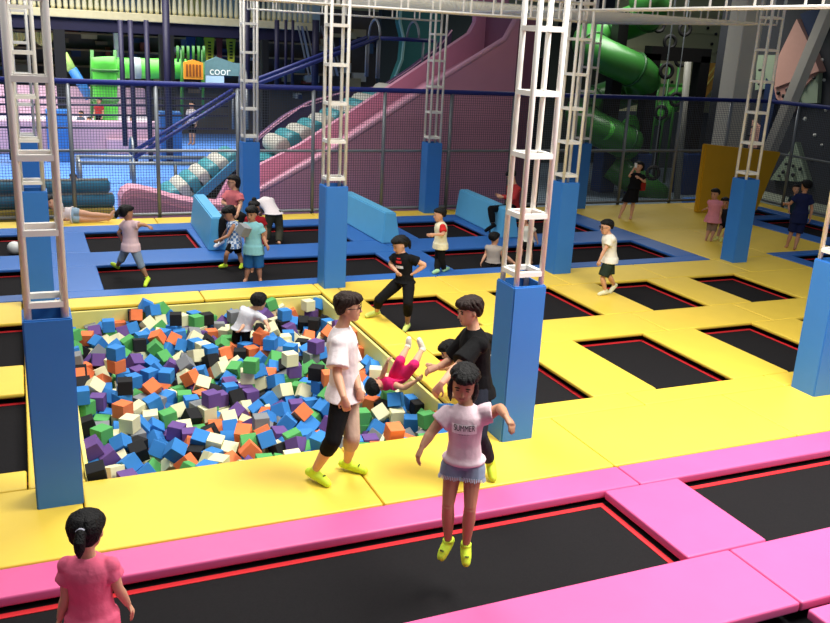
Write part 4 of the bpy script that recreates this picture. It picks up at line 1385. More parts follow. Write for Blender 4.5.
def person(label, S, group=None):
    h = S['h']; vox = S.get('vox', .011); kf = 1+.22*max(0, (1.7-h)/.55)
    base = V((*S['g'], S.get('z', 0)))
    hd = (base-CAM); hd.z = 0; hd.normalize()
    an = V((base.x, base.y, 1))
    J = {}
    J['pel'] = solve(S['pel'], an, 0, CAM, hd)
    J['nk'] = solve(S['nk'], J['pel'], 0, CAM, hd)
    J['hd'] = solve(S['hd'], J['nk'], 0, CAM, hd)
    sp = (J['nk']-J['pel']).length/h; up_ = max(0, sp-.31) if sp > .33 and not S.get('air') else 0
    J['pel'] = J['pel']+(J['nk']-J['pel'])*(up_/sp)
    slim = S.get('slim', .86); lt = S.get('legs', .92)
    ty = S['yaw']; hy = S.get('hipyaw', ty)
    f = yawv(ty); fh = yawv(hy); spine = (J['nk']-J['pel']).normalized()
    r = f.cross(UP) if abs(spine.z) > .5 or 'flat' not in S else None
    if 'side' in S: r = V(S['side']).normalized(); rh = r
    else: r = f.cross(UP); rh = fh.cross(UP)
    r = (r-spine*r.dot(spine)*.6).normalized()
    tilt = S.get('tilt', 0)
    r = (r+UP*tilt).normalized()
    fw = spine.cross(r)*-1 if False else r.cross(spine)*-1
    fw = spine.cross(r); fw.normalize()
    sw, pw = .094*h*(1+.3*(kf-1))*S.get('shw', 1), .046*h
    for s, k in ((-1, 'L'), (1, 'R')):
        J['sh'+k] = J['nk']+r*s*sw-spine*.052*h
        J['hp'+k] = J['pel']+rh*s*pw
        J['el'+k] = solve(S['el'+k], J['sh'+k], .165*h, CAM, hd) if 'el'+k in S else J['sh'+k]-spine*.15*h+r*s*.04*h
        J['wr'+k] = solve(S['wr'+k], J['el'+k], .14*h, CAM, hd) if 'wr'+k in S else J['el'+k]-spine*.12*h+fw*.05*h
        J['kn'+k] = solve(S['kn'+k], J['hp'+k], .235*h, CAM, hd) if 'kn'+k in S else J['hp'+k]-UP*.235*h
        J['an'+k] = solve(S['an'+k], J['kn'+k], .23*h, CAM, hd) if 'an'+k in S else J['kn'+k]-UP*.22*h
        a = S.get('to'+k, hy)
        if isinstance(a, tuple): J['to'+k] = solve(a, J['an'+k], .115*h, CAM, hd)
        else: J['to'+k] = J['an'+k]+yawv(a)*.105*h-UP*.035*h
    lows = [J['an'+k].z-.045*h for k in 'LR']+[J['to'+k].z-.02*h for k in 'LR']
    if 'z' in S and not S.get('air'):                              # set the figure on what carries it
        pass
    o0 = V((J['pel'].x, J['pel'].y, S.get('rootz', min(lows))))
    root = thing('person', label, 'person', o0, 0, group)
    for k in J: J[k] = J[k]-o0
    n = 16
    # --- body
    def ring(s, w, d, infl=0.0):
        c = J['pel'].lerp(J['nk'], s) if s >= 0 else J['pel']+( (J['knL']+J['knR'])*.5-J['pel'])*(-s)
        lat = rh.lerp(r, min(1, max(0, s))); dep = fh.lerp(fw, min(1, max(0, s)))
        return (c, lat*(w*slim*h*kf+infl), dep*(d*.95*h*kf+infl))
    def torso(bm, infl, top=True, low=None, lw=None):
        R = []
        if low is not None:
            for q, wq in low: R.append(ring(q, wq/slim**.6, wq*.80, infl))
        else: R += [ring(-.16, .062, .055, infl), ring(-.06, .092, .068, infl)]
        R += [ring(.06, .094, .068, infl), ring(.30, .082, .058, infl), ring(.52, .088, .062, infl), ring(.72, .100, .066, infl), ring(.84, .104, .058, infl)]
        if top: R += [ring(.93, .078, .048, infl*.8), ring(.99, .050, .040, infl*.5), ring(1.03, .037, .034, infl*.3)]
        loft(bm, R, 18)
    def limb(bm, a, c, rs, end=True):
        m = len(rs); pts = [a.lerp(c, i/(m-1)) for i in range(m)]; d = (c-a).normalized()
        if end: pts = [a-d*rs[0]*.6]+pts+[c+d*rs[-1]*.6]; rs = [rs[0]*.55]+list(rs)+[rs[-1]*.55]
        tube(bm, pts, [q*h for q in rs] if not end else [q*h for q in rs], 12)
    aR = 1+.5*(kf-1)
    u = (J['hd']-J['nk']).normalized()
    hyaw, hp_ = S.get('face', (ty, 0)); f0 = yawv(hyaw, hp_)
    if 'up' in S: u = V(S['up']).normalized()
    else: u = yawv(hyaw, hp_+90)
    if 'roll' in S: u = Quaternion(f0, math.radians(S['roll'])) @ u
    f0 = (f0-u*f0.dot(u)).normalized(); rr = f0.cross(u)
    HH = S.get('hh', .148+.045*h); hc = J['hd']-u*HH*.5
    def hring(t, w, fr, bk, gx=0.0): return (hc+u*(t*HH)+f0*((fr+bk)/2*HH), rr*((w+gx)*HH), f0*(((fr-bk)/2+gx)*HH))
    bm = NB()
    torso(bm, 0)
    fine = vox < .0085
    for s, k in ((-1, 'L'), (1, 'R')):
        sh, el, wr, hpj, kn, anj, to = (J[q+k] for q in ('sh', 'el', 'wr', 'hp', 'kn', 'an', 'to'))
        ball(bm, sh, .030*h*aR)
        limb(bm, sh, el, [.032*aR, .030*aR, .026*aR, .023*aR]); limb(bm, el, wr, [.023*aR, .024*aR, .020*aR, .0155*aR])
        limb(bm, hpj, kn, [q*aR*lt for q in (.047, .051, .043, .034)]); limb(bm, kn, anj, [q*aR*lt for q in (.034, .037, .029, .021)])
        # foot: heel, ankle, ball, toes
        fd = (to-anj).normalized(); heel = anj-fd*.030*h-(kn-anj).normalized()*.022*h
        tube(bm, [heel-fd*.012*h, heel, anj.lerp(to, .25)-(kn-anj).normalized()*.008*h, anj.lerp(to, .65), to, to+fd*.012*h], [q*h*aR for q in (.012, .021, .023, .022, .017, .009)], 10)
        # hand
        hdir = (wr-el).normalized()
        if 'ha'+k in S: hdir = (solve(S['ha'+k], wr+o0, .09*h, CAM, hd)-o0-wr).normalized()
        inn = (J['pel'].lerp(J['nk'], .4)-wr); inn = S.get('palm'+k) and V(S['palm'+k]) or inn
        inn = (inn-hdir*inn.dot(hdir)); inn = inn.normalized() if inn.length > 1e-4 else f0
        lat = hdir.cross(inn)*(1 if k == 'L' else -1)
        hl = .105*h; curl = S.get('curl', .35)
        loft(bm, [(wr, lat*.16*hl, inn*.11*hl), (wr+hdir*.2*hl, lat*.20*hl, inn*.12*hl), (wr+hdir*.45*hl, lat*.23*hl, inn*.11*hl), (wr+hdir*.52*hl, lat*.19*hl, inn*.08*hl)], 10)
        fr = max(.047*hl, .0 if fine else vox*.75)
        for q, (off_, ln) in enumerate(((.165, .44), (.06, .50), (-.05, .47), (-.155, .37))):
            p = wr+hdir*.44*hl+lat*off_*hl; P = [p]; ang = .12
            for seg_ in (.45, .32, .23):
                ang += curl; p = p+(hdir*math.cos(ang)+inn*math.sin(ang))*(ln*hl*seg_); P.append(p)
            tube(bm, P, [fr*1.05, fr, fr*.95, fr*.75], 7)
        P = [wr+hdir*.12*hl+lat*.14*hl, wr+hdir*.28*hl+lat*.30*hl+inn*.06*hl, wr+hdir*.44*hl+lat*.34*hl+inn*.12*hl, wr+hdir*.55*hl+lat*.30*hl+inn*.17*hl]
        tube(bm, P, [fr*1.3, fr*1.15, fr, fr*.8], 7)
    limb(bm, J['nk']-spine*.01*h, hc+u*HH*.25-f0*HH*.06, [.036*aR, .031*aR, .031*aR])
    loft(bm, [hring(*q) for q in ((-.02, .10, .33, .10), (.03, .18, .385, .02), (.12, .26, .41, -.08), (.28, .325, .415, -.24), (.45, .355, .42, -.38), (.6, .37, .415, -.45), (.75, .36, .40, -.46), (.87, .31, .33, -.40), (.96, .19, .18, -.24), (1.0, .06, .04, -.1))], 20)
    loft(bm, [(hc+u*HH*.56+f0*HH*.40, rr*.03*HH, f0*.03*HH), (hc+u*HH*.42+f0*HH*.455, rr*.045*HH, f0*.05*HH), (hc+u*HH*.345+f0*HH*.47, rr*.07*HH, f0*.065*HH), (hc+u*HH*.31+f0*HH*.42, rr*.05*HH, f0*.03*HH)], 8)
    for s in (-1, 1): ball(bm, hc+u*HH*.46+rr*s*.375*HH-f0*.03*HH, .1*HH, .45, .75, 1.15, Matrix((rr, f0, u)).transposed())
    obj('body', None, S.get('skin', SKIN), root, True, remeshed(bm, vox, 3))
    # --- face
    Rm = Matrix((rr, f0, u)).transposed()
    if not S.get('noface'):
        for s in (-1, 1):
            b = NB(); ball(b, hc+u*HH*.535+rr*s*.155*HH+f0*.392*HH, .05*HH, 1.25, .45, .55 if not S.get('shut') else .25, Rm, 10, 6); obj('eye', b, EYE, root, True)
            if vox < .012:
                b = NB(); ball(b, hc+u*HH*.635+rr*s*.165*HH+f0*.395*HH, .05*HH, 1.9, .5, .32, Rm, 10, 6); obj('eyebrow', b, HAIR, root, True)
        b = NB(); ball(b, hc+u*HH*.205+f0*.408*HH, .06*HH, 1.7, .5, .45, Rm, 10, 6); obj('mouth', b, LIP, root, True)
    if S.get('glasses'):
        b = NB()
        for s in (-1, 1):
            torus(b, hc+u*HH*.53+rr*s*.17*HH+f0*.45*HH, .125*HH, .014*HH, f0, 16, 6)
            tube(b, [hc+u*HH*.55+rr*s*.30*HH+f0*.44*HH, hc+u*HH*.52+rr*s*.40*HH-f0*.02*HH], .014*HH, 6)
        tube(b, [hc+u*HH*.55-rr*.05*HH+f0*.46*HH, hc+u*HH*.55+rr*.05*HH+f0*.46*HH], .014*HH, 6)
        obj('glasses', b, mat('dark_glasses_frame', (.08, .07, .08), .3), root, True)
    # --- hair
    st = S.get('hair', 'short'); bm = NB(); hm = S.get('hairmat', HAIR)
    if st == 'short': rg = ((.30, .20, -.30, -.43), (.42, .36, -.12, -.47), (.55, .405, .04, -.53), (.68, .415, .14, -.55), (.78, .40, .38, -.54), (.90, .37, .40, -.50), (1.0, .29, .31, -.40), (1.07, .16, .17, -.24), (1.09, .05, .04, -.1))
    elif st == 'mop': rg = ((.20, .20, -.24, -.43), (.34, .37, -.06, -.49), (.50, .40, .06, -.54), (.63, .415, .20, -.56), (.71, .415, .43, -.57), (.86, .40, .47, -.55), (1.0, .33, .41, -.47), (1.08, .20, .24, -.30), (1.11, .06, .07, -.13))
    elif st == 'bob': rg = ((.0, .34, -.18, -.46), (.15, .41, -.06, -.53), (.35, .43, .0, -.57), (.55, .43, .06, -.58), (.70, .42, .16, -.58), (.79, .41, .41, -.56), (.92, .36, .42, -.49), (1.02, .26, .28, -.36), (1.08, .07, .06, -.12))
    else: rg = ((.20, .22, -.22, -.45), (.34, .37, -.10, -.50), (.52, .41, .02, -.55), (.66, .42, .14, -.57), (.77, .41, .40, -.56), (.90, .37, .43, -.50), (1.0, .29, .33, -.40), (1.06, .16, .17, -.24), (1.09, .05, .04, -.1))
    loft(bm, [hring(*q) for q in rg], 20)
    tailp = hc+u*HH*.62-f0*HH*.52
    if st == 'pony':
        dn = S.get('taildir'); dn = V(dn) if dn else (-UP*.9-f0*.35)
        dn.normalize(); ln = S.get('tail', .8)*HH
        tube(bm, [tailp+f0*.1*HH, tailp+(-f0+u*.1)*.10*HH, tailp-f0*.16*HH+dn*ln*.35, tailp-f0*.12*HH+dn*ln*.7, tailp-f0*.10*HH+dn*ln], [.09*HH, .13*HH, .16*HH, .13*HH, .03*HH], 10)
    if st == 'bun': ball(bm, hc+u*HH*1.12-f0*HH*.22, .2*HH)
    if st == 'long':
        tube(bm, [hc+u*HH*.5-f0*HH*.36, hc+u*HH*.1-f0*HH*.42, hc-UP*HH*.25-f0*HH*.40, hc-UP*HH*.55-f0*HH*.36], [.34*HH, .36*HH, .30*HH, .12*HH], 12)
        for s in (-1, 1): tube(bm, [hc+u*HH*.66+rr*s*.36*HH+f0*.1*HH, hc+u*HH*.3+rr*s*.40*HH+f0*.08*HH, hc-u*HH*.05+rr*s*.38*HH+f0*.04*HH, hc-u*HH*.35+rr*s*.34*HH], [.08*HH, .10*HH, .08*HH, .02*HH], 8)
    def hpt(t, a, o=0.0):
        for q0, q1 in zip(rg, rg[1:]):
            if t <= q1[0]: break
        g_ = max(0, min(1, (t-q0[0])/(q1[0]-q0[0]))); w_, fr_, bk_ = (q0[i]+(q1[i]-q0[i])*g_ for i in (1, 2, 3))
        return hc+u*(t*HH)+rr*(math.cos(a)*(w_+o)*HH)+f0*(((fr_+bk_)/2+math.sin(a)*((fr_-bk_)/2+o))*HH)
    if vox < .0125:
        rnd = random.Random(len(label)*7+1); nl = 46 if vox < .009 else 26; back_ = st in ('pony', 'bun')
        for k in range(nl):
            a = 2*PI*k/nl+rnd.uniform(-.1, .1); sn = math.sin(a)
            t1 = rnd.uniform(.63, .74) if sn > .55 else (rnd.uniform(.36, .52) if sn > -.2 else rnd.uniform(rg[0][0]-.04, rg[0][0]+.14))
            if back_: t1 = rnd.uniform(.74, .80) if sn > .5 else (rnd.uniform(.46, .6) if sn > -.5 else rnd.uniform(.3, .45))
            tw = rnd.uniform(-.25, .45); o_ = rnd.uniform(.0, .035); P = []
            for j in range(6):
                t = 1.06+(t1-1.06)*(j/5)**.85; P.append(hpt(t, a+tw*(j/5), o_*math.sin(PI*min(1, j/4))-(.0 if j < 5 else -.015)))
            sc_ = .62 if sn > .3 else 1.0; tube(bm, P, [HH*q*sc_ for q in (.04, .060, .062, .052, .036, .010)], 6)
    hr_ = obj('hair', None, hm, root, True, remeshed(bm, max(.0048, vox*.75), 1))
    if st == 'pony' and S.get('tie'):
        b = NB(); torus(b, tailp-f0*.07*HH, .11*HH, .035*HH, f0+u*.2, 14, 6); obj('hair_tie', b, cloth('hair_tie', (.75, .75, .8)), hr_, True)
    # --- clothes
    cv = max(.010, vox)
    if 'top' in S:
        T = S['top']; bm = NB(); inf = T.get('loose', .012)*1.0+.008
        kd_ = ((J['knL']+J['knR'])*.5-J['pel']).length/h; hem = T.get('hem', .22) if up_ == 0 else max(T.get('hx', .03)+up_/kd_, T.get('hem', .22) if T.get('hem', .22) > .3 else 0)
        torso(bm, inf, True, [(-hem, T.get('hw', .108)), (-hem*.5, (.1+T.get('hw', .108))/2), (0, .100)])
        sl = T.get('sleeve', .55); sf = T.get('flare', .052)*aR
        cm = T.get('sleevemat')
        for k in 'LR':
            sh, el, wr = J['sh'+k], J['el'+k], J['wr'+k]; bs = NB() if cm else bm
            if sl <= 0: continue
            if sl <= 1: limb(bs, sh+(J['nk']-sh)*.25, sh.lerp(el, sl), [.035*aR+inf*.3, .041*aR+inf*.3, sf], False)
            else:
                limb(bs, sh+(J['nk']-sh)*.2, el, [.040*aR+inf*.3, .040*aR, .034*aR], True); limb(bs, el, el.lerp(wr, sl-1), [.034*aR, .032*aR, .026*aR], True)
            ball(bs, sh, .0365*h*aR+inf*.35)
            if sl > 1: ball(bs, el, .034*h*aR)
            if cm: obj('sleeve', None, cm, root, True, remeshed(bs, cv, 2))
        me = remeshed(bm, cv, 3); so = obj(T.get('name', 'shirt'), None, T['m'], root, True, me)
        for pr in T.get('print', []):
            # flat lettering or patch laid on the chest and pushed onto the cloth
            kind, txt, ps, wd, hg, pm, pn = pr[:7]
            c = J['pel'].lerp(J['nk'], ps); side = pr[7] if len(pr) > 7 else 1
            lat_, dep_ = (rh.lerp(r, ps)).normalized(), (fh.lerp(fw, ps)).normalized()*side; upv = dep_.cross(lat_)*-1
            latx = lat_*-1 if side > 0 else lat_
            M = Matrix((( latx.x, spine.x, dep_.x, 0), (latx.y, spine.y, dep_.y, 0), (latx.z, spine.z, dep_.z, 0), (0, 0, 0, 1)))
            M = Matrix.Translation(c+dep_*.5) @ M
            if kind == 'text': po = text_mesh(pn, txt, hg, M, pm, so, 0.0, wd)
            else:
                b = NB(); bmesh.ops.create_grid(b, x_segments=12, y_segments=6, size=.5)
                for v in b.verts: v.co = M @ V((v.co.x*wd, v.co.y*hg, 0))
                po = obj(pn, b, pm, so)
            bm2 = bmesh.new(); bm2.from_mesh(po.data); bmesh.ops.subdivide_edges(bm2, edges=[e for e in bm2.edges if e.calc_length() > .02], cuts=1)
            from mathutils.bvhtree import BVHTree
            if True:
                bmt = bmesh.new(); bmt.from_mesh(me); tr = BVHTree.FromBMesh(bmt); bmt.free()
                for v in bm2.verts:
                    hit = tr.ray_cast(v.co, -dep_)
                    if hit[0] is not None: v.co = hit[0]+dep_*(.003+.002*(kind == 'text'))
                    else: v.co = v.co-dep_*.42
            bm2.to_mesh(po.data); bm2.free()
    if 'bot' in S:
        B = S['bot']; ln = B.get('len', 2.0); tl_ = (J['knR']-J['hpR']).length/h; ln = ln if ln > 1 or B.get('skirt') else 1-(1-ln)*max(.1, tl_-up_)/tl_; inf = B.get('loose', .006)+.004
        if B.get('skirt'):
            bm = NB(); loft(bm, [ring(-ln, B.get('w', .14), B.get('w', .14)*.8), ring(-ln*.5, .118, .09), ring(0, .10, .078), ring(.14, .09, .068)], 20)
            obj('skirt', None, B['m'], root, True, remeshed(bm, cv, 2))
        else:
            def leg(bm, k):
                hpj, kn, anj = J['hp'+k], J['kn'+k], J['an'+k]; q = inf/h; fl = B.get('flare', 0)
                if ln <= 1: limb(bm, hpj+(hpj-kn)*.05, hpj.lerp(kn, ln), [.048*aR*lt+min(q, .008/h), .053*aR*lt+q+fl*.5, (.052-.016*ln)*aR*lt+q+fl], False)
                else:
                    limb(bm, hpj+(hpj-kn)*.05, kn, [q_*aR*lt+q for q_ in (.048, .054, .046, .040)], True); ball(bm, kn, (.041*aR*lt+q)*h)
                    e = kn.lerp(anj, ln-1); limb(bm, kn-(e-kn)*.02, e, [.040*aR*lt+q, .041*aR*lt+q, (.040-.014*(ln-1))*aR*lt+q+fl], False)
            m2 = B.get('m2'); bm = NB()
            loft(bm, [ring(-.14, .066, .060, inf), ring(-.05, .092, .070, min(inf, .012)), ring(.06, .090, .068, min(inf, .006)), ring(.14, .084, .062, min(inf, .004))], 18)
            leg(bm, 'R')
            if m2: b2 = NB(); leg(b2, 'L'); obj('trouser_leg', None, m2, root, True, remeshed(b2, cv, 2))
            else: leg(bm, 'L')
            bo_ = obj(B.get('name', 'trousers'), None, B['m'], root, True, remeshed(bm, cv, 3))
            if B.get('fringe'):
                for k in 'LR':
                    b = NB(); hpj, kn = J['hp'+k], J['kn'+k]; e = hpj.lerp(kn, ln); d = (kn-hpj).normalized(); x, y = frame_of(d); R0 = ((.052-.016*ln)*aR*lt+inf/h+B.get('flare', 0))*h
                    for i in range(46):
                        a = 2*PI*i/46; q = x*math.cos(a)+y*math.sin(a); bar(b, e+q*R0*.97-d*.012, e+q*(R0+.004)+d*(.012+.010*((i*7) % 5)/4), .005)
                    obj('frayed_hem', b, cloth('frayed_denim', (.72, .76, .82)), bo_)
    if 'shoe' in S:
        for k in 'LR':
            kn, anj, to = J['kn'+k], J['an'+k], J['to'+k]; b = NB(); fd = (to-anj).normalized(); ax = (kn-anj).normalized(); heel = anj-fd*.030*h-ax*.022*h; e = .005
            tube(b, [heel-fd*.014*h, heel, anj.lerp(to, .25)-ax*.008*h, anj.lerp(to, .65), to, to+fd*.014*h], [q*h*aR+e for q in (.012, .021, .024, .023, .018, .009)], 12)
            tube(b, [anj-ax*.02*h, anj+ax*S.get('cuff', .03)*h], [.024*h*aR+e, .023*h*aR+e], 12)
            sk_ = obj('sock', None, S['shoe'], root, True, remeshed(b, max(.007, vox*.8), 2))
            if S.get('sockmark'):
                b = NB(); c = anj.lerp(to, .62); lt = fd.cross(ax).normalized(); nn = lt.cross(fd).normalized()
                if nn.dot(ax) < 0: nn = -nn
                for i in range(4):
                    bar(b, c+lt*(-.016+.008*i)+nn*(.026*h*aR)-fd*.005, c+lt*(-.016+.008*i+.004)+nn*(.026*h*aR)+fd*.008, .004)
                obj('sock_lettering', b, cloth('grey_print', (.30, .33, .25)), sk_)
    if S.get('debug'):
        fm = lambda a, b: (J[a]-J[b]).length/h
        print('P', label[:30], 'h', h, ' '.join('%s %.3f' % (k, fm(a, b_)) for k, a, b_ in (('spine', 'pel', 'nk'), ('uaL', 'shL', 'elL'), ('faL', 'elL', 'wrL'), ('uaR', 'shR', 'elR'), ('faR', 'elR', 'wrR'), ('thL', 'hpL', 'knL'), ('shL', 'knL', 'anL'), ('thR', 'hpR', 'knR'), ('shR', 'knR', 'anR'))), 'ankle z %.2f %.2f pel z %.2f head top z %.2f' % (J['anL'].z+o0.z, J['anR'].z+o0.z, J['pel'].z+o0.z, (hc+u*HH).z+o0.z))
    if S.get('caps'):
        for a, b_, rad in (('pel', 'nk', .19), *((('hpL', 'knL', .16), ('knL', 'anL', .15), ('hpR', 'knR', .16), ('knR', 'anR', .15)) if S['caps'] == 1 else ()), ('shL', 'elL', .13), ('elL', 'wrL', .12), ('shR', 'elR', .13), ('elR', 'wrR', .12), ('nk', 'hd', .20)):
            CAPSULES.append([list(J[a]+o0), list(J[b_]+o0), rad])
    return root, J, o0
TEE = cloth('white', (.86, .82, .82)); BLACK = cloth('black', (.055, .055, .06)); 
def G2(px, py, z=0): p = at(px, py, z); return (p.x, p.y)
DBG = 0
NEARV, MIDV, FARV = .0065, .011, .014
# --- people close to the camera
person('teenage boy in glasses and oversized white T-shirt walking beside the foam pit', dict(
    h=1.72, vox=NEARV, g=G2(338, 476), debug=DBG, skin=SKIN, yaw=-28, face=(-22, -2), glasses=True, hair='mop', hairmat=HAIRB, tuft=True,
    pel=(346, 394), nk=(341, 328), hd=(349, 307), elR=(337, 374, .12), wrR=(344, 398, '+'), haR=(347, 410, .0), elL=(353, 370, '-'), wrL=(359, 390, '+'), haL=(361, 402, 0),
    knR=(333, 440, '+'), anR=(314, 472, 'g.09'), toR=(328, 484, 'g.03'), knL=(352, 437, '-'), anL=(347, 463, 'g.08'), toL=(365, 471, 'g.03'),
    top=dict(m=TEE, sleeve=.80, hem=.14, hw=.116, loose=.022, flare=.060, print=[('patch', '', .72, .05, .02, cloth('small_red_print', (.62, .30, .32)), 'small_print')]),
    bot=dict(m=BLACK, m2=cloth('beige', (.72, .62, .54)), len=1.35, loose=.008), shoe=NEON, sockmark=True))
person('young man in black T-shirt and dark trousers reaching out beside the near blue pillar', dict(
    h=1.74, vox=NEARV, g=G2(482, 476), debug=DBG, yaw=172, face=(182, -12), hair='mop', hairmat=HAIRB, tuft=True,
    pel=(478, 392), nk=(474, 330), hd=(469, 311), elL=(458, 366, '+'), wrL=(441, 384, '+'), haL=(433, 396, 0), elR=(452, 360, '-'), wrR=(438, 367, '+'), haR=(429, 370, 0),
    knL=(478, 436, '+'), anL=(490, 462, 'g.15'), toL=(493, 479, 'g.03'), knR=(470, 436, '-'), anR=(466, 472, 'g.08'), toR=170,
    top=dict(m=BLACK, sleeve=.85, hem=.20, loose=.018, flare=.058), bot=dict(m=cloth('dark_denim', (.12, .13, .17)), len=1.85, loose=.012), shoe=NEON))
person('girl in SUMMER T-shirt and frayed denim shorts jumping above the long black trampoline', dict(
    h=1.50, slim=.70, legs=.84, shw=.92, vox=.006, g=(2.83, 5.15), debug=DBG, skin=SKIN2, yaw=240, face=(238, -22), shut=True, hair='long', roll=-4, hh=.232,
    pel=(464, 457), nk=(466, 405), hd=(464, 383), elR=(431, 433, .08), wrR=(422, 447, .08), haR=(418, 456, .03), elL=(500, 408, .0), wrL=(506, 416, '+'), haL=(511, 424, .05),
    knR=(448, 505, .10), anR=(448, 541, -.06), toR=(441, 558, .07), knL=(470, 508, .10), anL=(466, 545, -.06), toL=(466, 564, .07),
    top=dict(m=cloth('pale_pink', (.86, .76, .79)), sleeve=.50, hem=.06, hw=.094, loose=.016, flare=.050, print=[('patch', '', .66, .175, .075, cloth('white_label', (.95, .93, .93)), 'print_panel'), ('text', 'SUMMER', .68, .15, .066, cloth('ink', (.12, .11, .13)), 'lettering'), ('text', 'time is on', .565, .075, .018, cloth('ink_grey', (.45, .42, .45)), 'small_lettering')]),
    bot=dict(m=cloth('pale_denim', (.52, .58, .66), .14), len=.40, loose=.010, flare=.014, fringe=True, name='denim_shorts'), shoe=NEON, sockmark=True, cuff=.012, air=1))
person('girl with black ponytail in pink T-shirt seen from behind at the bottom left', dict(
    h=1.26, slim=.82, vox=.0065, z=-.13, g=(.19, 4.9), debug=DBG, skin=SKIN, yaw=70, face=(72, -14), hair='pony', tail=.62, tie=True, hh=.225, noface=True,
    pel=(94, 640), nk=(88, 556), hd=(87, 531), elL=(66, 596, .0), wrL=(60, 618, '-'), elR=(118, 588, .0), wrR=(128, 604, '-'), haR=(136, 616, 0),
    knL=(86, 700, 0), anL=(88, 765, 0), knR=(104, 698, 0), anR=(106, 762, 0),
    top=dict(m=cloth('rose_pink', (.88, .40, .52)), sleeve=.52, hem=.12, loose=.016, flare=.052), bot=dict(m=cloth('mid_denim', (.30, .38, .55)), len=.5, loose=.01), shoe=NEON))
person('girl in magenta pink outfit lying on her back in the foam pit with legs up', dict(
    h=1.22, vox=.008, g=(3.62, 8.95), debug=DBG, caps=1, yaw=240, side=(-.45, .80, -.35), air=1, hair='short', face=(60, 60), up=(-.8, -.3, .35), hh=.20, rootz=-.3,
    pel=(397, 379), nk=(381, 385, .05), hd=(375, 386, .05), elR=(383, 374, '+'), wrR=(387, 363, '+'), elL=(404, 388, '+'), wrL=(416, 381, '+'),
    hipyaw=240, knR=(400, 361, '+'), anR=(408, 346, '-'), toR=(409, 338, 0), knL=(414, 365, '+'), anL=(422, 349, '-'), toL=(419, 339, 0),
    top=dict(m=cloth('magenta', (.86, .16, .42)), sleeve=.35, hem=.1, loose=.008), bot=dict(m=cloth('magenta', (.86, .16, .42)), len=1.15, loose=.006), shoe=cloth('white_socks', (.88, .87, .80))))
person('black haired child in white shirt half sunk at the far end of the pit', dict(
    h=1.2, vox=.010, g=(2.62, 11.45), debug=DBG, caps=2, yaw=40, air=1, hair='short', noface=True, hh=.235, face=(62, -10), rootz=-.4,
    pel=(242, 328), nk=(252, 309), hd=(259, 302), elR=(264, 319, '+'), wrR=(268, 326, '+'), elL=(246, 322, .1), wrL=(241, 329, '+'), knL=(236, 336, 0), anL=(236, 345, 0), knR=(246, 338, 0), anR=(246, 347, 0),
    top=dict(m=cloth('light_grey_white', (.80, .80, .82)), sleeve=1.3, hem=.1, loose=.02), bot=dict(m=BLACK, len=1.8)))
person('woman in black outfit with printed T-shirt standing hands on hips on a yellow court bed', dict(
    h=1.36, vox=.008, g=G2(393, 321), debug=DBG, yaw=215, face=(190, -24), hair='pony', tail=.75, hh=.222,
    pel=(405, 281), nk=(402, 253), hd=(399.5, 245), elL=(425, 265, -.06), wrL=(414, 273, '+'), haL=(409, 276, 0), elR=(390.5, 264, .0), wrR=(396, 271, '+'),
    knR=(379, 300, '+'), anR=(376.5, 312, 'g.07'), toR=(366, 316, 'g.03'), knL=(408, 303, '+'), anL=(407.5, 325, 'g-.06'), toL=(404, 331, 'g-.10'),
    top=dict(m=BLACK, sleeve=.5, hem=.06, loose=.008, print=[('patch', '', .74, .09, .035, cloth('red_print', (.78, .16, .18)), 'red_print'), ('patch', '', .56, .12, .04, cloth('white_print', (.88, .88, .88)), 'white_print'), ('patch', '', .86, .06, .016, cloth('red_print', (.78, .16, .18)), 'red_print')]),
    bot=dict(m=BLACK, len=1.5, loose=.012), shoe=cloth('pale_lime', (.80, .86, .45))))
# --- hidden children behind the young man
person('crouching child in blue top with dark headband hair behind the man in black', dict(
    h=1.2, vox=.010, g=(4.22, 8.05), yaw=190, face=(170, -30), hair='mop', debug=DBG,
    pel=(462, 378), nk=(452, 360), hd=(449, 351), elL=(444, 368, '+'), wrL=(436, 368, '+'), elR=(444, 368, '-'), wrR=(434, 366, 0), knL=(452, 384, '+'), anL=(462, 392, 'g.05'), knR=(450, 384, '-'), anR=(458, 390, 'g.05'),
    top=dict(m=cloth('sky_blue', (.25, .60, .88)), sleeve=.5, loose=.015), bot=dict(m=cloth('child_navy', (.12, .16, .30)), len=.7)))
person('child in black and white striped top mostly hidden between man and blue pillar', dict(
    h=1.22, vox=.011, g=(4.75, 8.3), yaw=200, face=(190, -10), hair='bob', debug=DBG,
    pel=(487, 384), nk=(487, 353), hd=(484, 343), knL=(487, 398, 0), anL=(487, 408, 0), knR=(484, 398, 0), anR=(484, 407, 0),
    top=dict(m=pattern_mat('cloth_stripes', (.88, .88, .86), (.08, .08, .09), 'Z', 14), sleeve=.6, hem=.1, loose=.02), bot=dict(m=cloth('dusty_red', (.66, .22, .26)), len=.8, loose=.015)))
